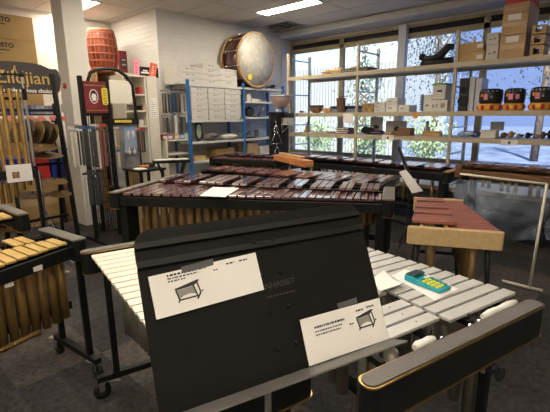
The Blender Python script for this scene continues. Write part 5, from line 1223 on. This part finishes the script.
# lower shelf
T, w, h = heap('hand_bell', 'small tan bell shaped shaker at the corner end of the lowest shelf', 'bell', 300.5, 305.5, 125, z3, 5.85, 0); MB().lathe([(w,0),(w*.7,h*.4),(w*.25,h*.9),(.01,h)], (0,0,0)).build('body', tanwood, T); MB().cyl((0,0,h),(0,0,h+.05),.008).build('handle', brownw, T)
T, w, h = heap('beater_stand', 'thin pale beater standing on the lowest shelf', 'beater', 316, 319, 124, z3, 5.9, 0); MB().lathe([(w,0),(w,.012),(.01,.014)], (0,0,0)).build('base', greylam, T); MB().cyl((0,0,.01),(0,0,h),.007).build('rod', steel, T)
T, w, h = heap('paper_stack', 'loose pale papers lying on the lowest shelf before the books', 'papers', 309, 333, 131.8, z3, 5.8, 0); MB().bb(-w,w*.5,-.1,.12,0,h*.8).build('lower_sheets', paper, T); MB().bb(-w*.4,w,-.08,.1,h*.8,h).build('upper_sheet', mat('pinkish paper', (.62,.48,.44), .7), T)
zb1 = z3
for k, (m, lb, du, hb) in enumerate(((redp, 'dark red book at the bottom of the small pile on the lowest shelf', 0, 131.5), (brownw, 'brown book in the middle of the small pile on the lowest shelf', .5, 129.6), (dk_, 'black booklet on top of the small pile on the lowest shelf', -.5, 127.8))):
    zt_ = zat(342, hb); a, b = py(335+du, 130, 5.85).x, py(347+du, 130, 5.85).x; T = thing('book', lb, 'book', ((a+b)/2, 5.99, zb1+.001), .05*k); w = (b-a)/2
    MB().bb(-w,w,-.12,.12,0,(zt_-zb1)*.9).build('cover', m, T, .003); MB().bb(-w*.97,w*.97,-.121,-.118,(zt_-zb1)*.2,(zt_-zb1)*.7).build('pages', paper, T); zb1 = zt_
T, w, h = heap('soft_bag', 'black soft bag before the grey card on the lowest shelf', 'bag', 358, 373, 126.5, z3, 5.83, 0); MB().sphere((0,0,h*.45),1,14,(w,.13,h*.45)).build('bag', blackm, T); MB().tube([(-w*.5,-.1,h*.7),(0,-.13,h*.95),(w*.5,-.1,h*.7)],.01,6).build('handle', black, T)
T, w, h = heap('soft_bag', 'purplish dark pouch lying next to the black soft bag', 'bag', 368, 381, 130.5, z3, 5.78, 0); MB().sphere((0,0,h*.5),1,14,(w,.11,h*.5)).build('bag', mat('purple dark cloth', (.08,.04,.09), .7, var=.3), T); MB().bb(-w*.7,w*.7,-.112,-.105,h*.45,h*.6).build('zip', steel, T)
gcard = mat('grey card panel', (.34,.33,.32), .6)
for (u0, u1, vt, lb, Y) in ((371, 383, 117, 'grey card panel standing behind the black soft bag', 5.93), (386.5, 407, 121, 'grey card panel standing behind the brown carton', 5.98)):
    x0, x1, h = sit(u0, u1, vt, z3, Y); T = thing('card_panel', lb, 'panel', ((x0+x1)/2, Y, z3+.001)); w = (x1-x0)/2; MB().bb(-w,w,-.008,.008,0,h).build('panel', gcard, T); MB().beam((0,.01,h*.6),(0,.12,.005),.04,.006).build('strut', gcard, T); MB().sphere((w*.1,-.02,h*.45),1,8,(.05,.02,.04)).build('dark_emblem', ink, T)
sbox('low brown carton on the lowest shelf before the grey card', 397, 410.5, 128, z3, mat('brown carton', (.22,.11,.05), .7), Y=5.8, dy=.16)
T, w, h = heap('cowbell', 'small tan and dark wooden blocks beside the brown carton', 'wood blocks', 384, 396, 131.3, z3, 5.8, 0); MB().bb(-w,-w*.1,-.06,.06,0,h).build('block', tanwood, T, .01); MB().bb(0,w*.9,-.05,.05,0,h*.8).build('block', brownw, T, .01)
T.name = 'wood_blocks'
T, r, h = pot('bottle', 'small grey bottle standing on the tan box of the lowest shelf', 'bottle', 423.5, 429.5, 122, z3, 5.9, [(.8,0),(1,.1),(1,.55),(.5,.7),(.45,1),(.01,1)], mat('grey bottle', (.35,.31,.28), .4)); MB().cyl((0,0,h*.95),(0,0,h*1.05),r*.5).build('cap', ink, T)
sbox('low tan wooden box on the lowest shelf beside the post', 422, 440.5, 131.2, z3, tanwood, Y=5.78, dy=.1)
T, w, h = heap('beater', 'short dark beater lying left of the tan wooden box', 'beater', 411, 420, 134, z3, 5.82, 0); MB().cyl((-w,0,.012),(w*.7,.02,.012),.007).build('stick', steel, T); MB().sphere((w*.8,.02,.018),.018,8).build('head', dk_, T)
T, w, h = heap('plastic_bundle', 'blue and clear plastic bundle on the lowest shelf right of the post', 'bundle', 455, 480, 130, z3, 5.82, 0)
MB().sphere((-w*.3,0,h*.45),1,14,(w*.65,.14,h*.45)).build('wrap', bluebag, T); MB().sphere((w*.45,0,h*.4),1,12,(w*.5,.12,h*.4)).build('wrap', mat('navy cloth', (.04,.06,.16), .6, var=.5, vscale=14), T); MB().tube([(-w*.8,-.08,h*.4),(0,-.12,h*.6),(w*.7,-.09,h*.4)],.016,6).build('strap', lilac, T)
sbox('white carton standing at the front of the lowest shelf', 480.5, 496.5, 130.2, z3, whitebox, Y=5.745, dy=.16)
x0, x1, h = sit(491, 504.5, 121.8, z3, 6.0); T = thing('card_panel', 'grey price card on a stick behind the white carton', 'panel', ((x0+x1)/2, 6.0, z3+.001)); w = (x1-x0)/2; MB().bb(-w,w,-.006,.006,h*.45,h).build('panel', gcard, T); MB().cyl((0,.01,0),(0,.01,h*.9),.006).build('stick', steel, T); MB().bb(-.06,.06,-.05,.05,0,.01).build('base', greylam, T)
for (u0, u1, vt, m, lb) in ((498,507,132,brownw,'brown wooden shaker lying beside the white carton'), (506,514,130.5,tanwood,'tan wooden maraca leaning on the brown shaker'), (514,522,133.5,steel,'grey metal shaker lying on the lowest shelf'), (523,531,132,dk_,'round black shaker on the lowest shelf'), (531,539,134,mat('dusty tan', (.36,.27,.18), .7),'dusty tan clapper lying near the black castanets'), (539,546,131,brownw,'brown castanet standing near the shelf end'), (546,554,129,blackm,'black pair of castanets at the end of the lowest shelf')):
    T, w, h = heap('shaker', lb, 'shaker', u0, u1, vt, z3, 5.80, 0); MB().sphere((-w*.2,0,h*.45),1,12,(w*.75,.07,h*.45)).build('body', m, T); MB().tube([(w*.3,0,h*.4),(w*.9,-.02,h*.65)],[.012,.016],6).build('handle', m if m is not steel else blackm, T)
# tags hanging from the beams
def htag(label, u0, u1, v0, v1, m, name='hanging_tag', round_=False, pic=None):
    a, b = py(u0, v1, YF-.016), py(u1, v0, YF-.016); c = (a+b)/2; T = thing(name, label, 'tag', c); w, h = (b.x-a.x)/2, (b.z-a.z)/2
    if round_: q = MB().lathe([(w,0),(w,.003)], (0,.002,0), (0,-1,0), 24); q.sm = False; q.build('disc', m, T)
    else:
        MB().bb(-w,w,-.001,.001,-h,h).build('sheet', m, T)
        if pic: MB().bb(-w*.1,w*.15,-.002,-.001,-h*.5,h*.5).build('printed_mark', pic, T)
    return T
htag('orange round sticker on the front of the middle shelf', 412.5, 418.5, 112.6, 118.8, orange, 'shelf_sticker', True)
htag('white price strip on the lowest shelf below the grey card', 381.5, 394, 135.5, 140, paper, 'shelf_label', pic=ink)
htag('white price strip on the lowest shelf below the wooden shakers', 500.5, 518, 140.3, 145, paper, 'shelf_label', pic=ink)
htag('square white sheet hanging below the middle shelf', 343, 353, 113.5, 122.8, paper, 'hanging_sheet')
# ------------------------------------------------------------------ view
vs = scene.view_settings; vs.view_transform = 'Standard'; vs.look = 'None'; vs.gamma = 1; vs.use_curve_mapping = False; vs.exposure = .25
scene.display_settings.display_device = 'sRGB'
scene.cycles.max_bounces = 8; scene.cycles.diffuse_bounces = 4; scene.cycles.transparent_max_bounces = 16; scene.cycles.caustics_reflective = False; scene.cycles.caustics_refractive = False
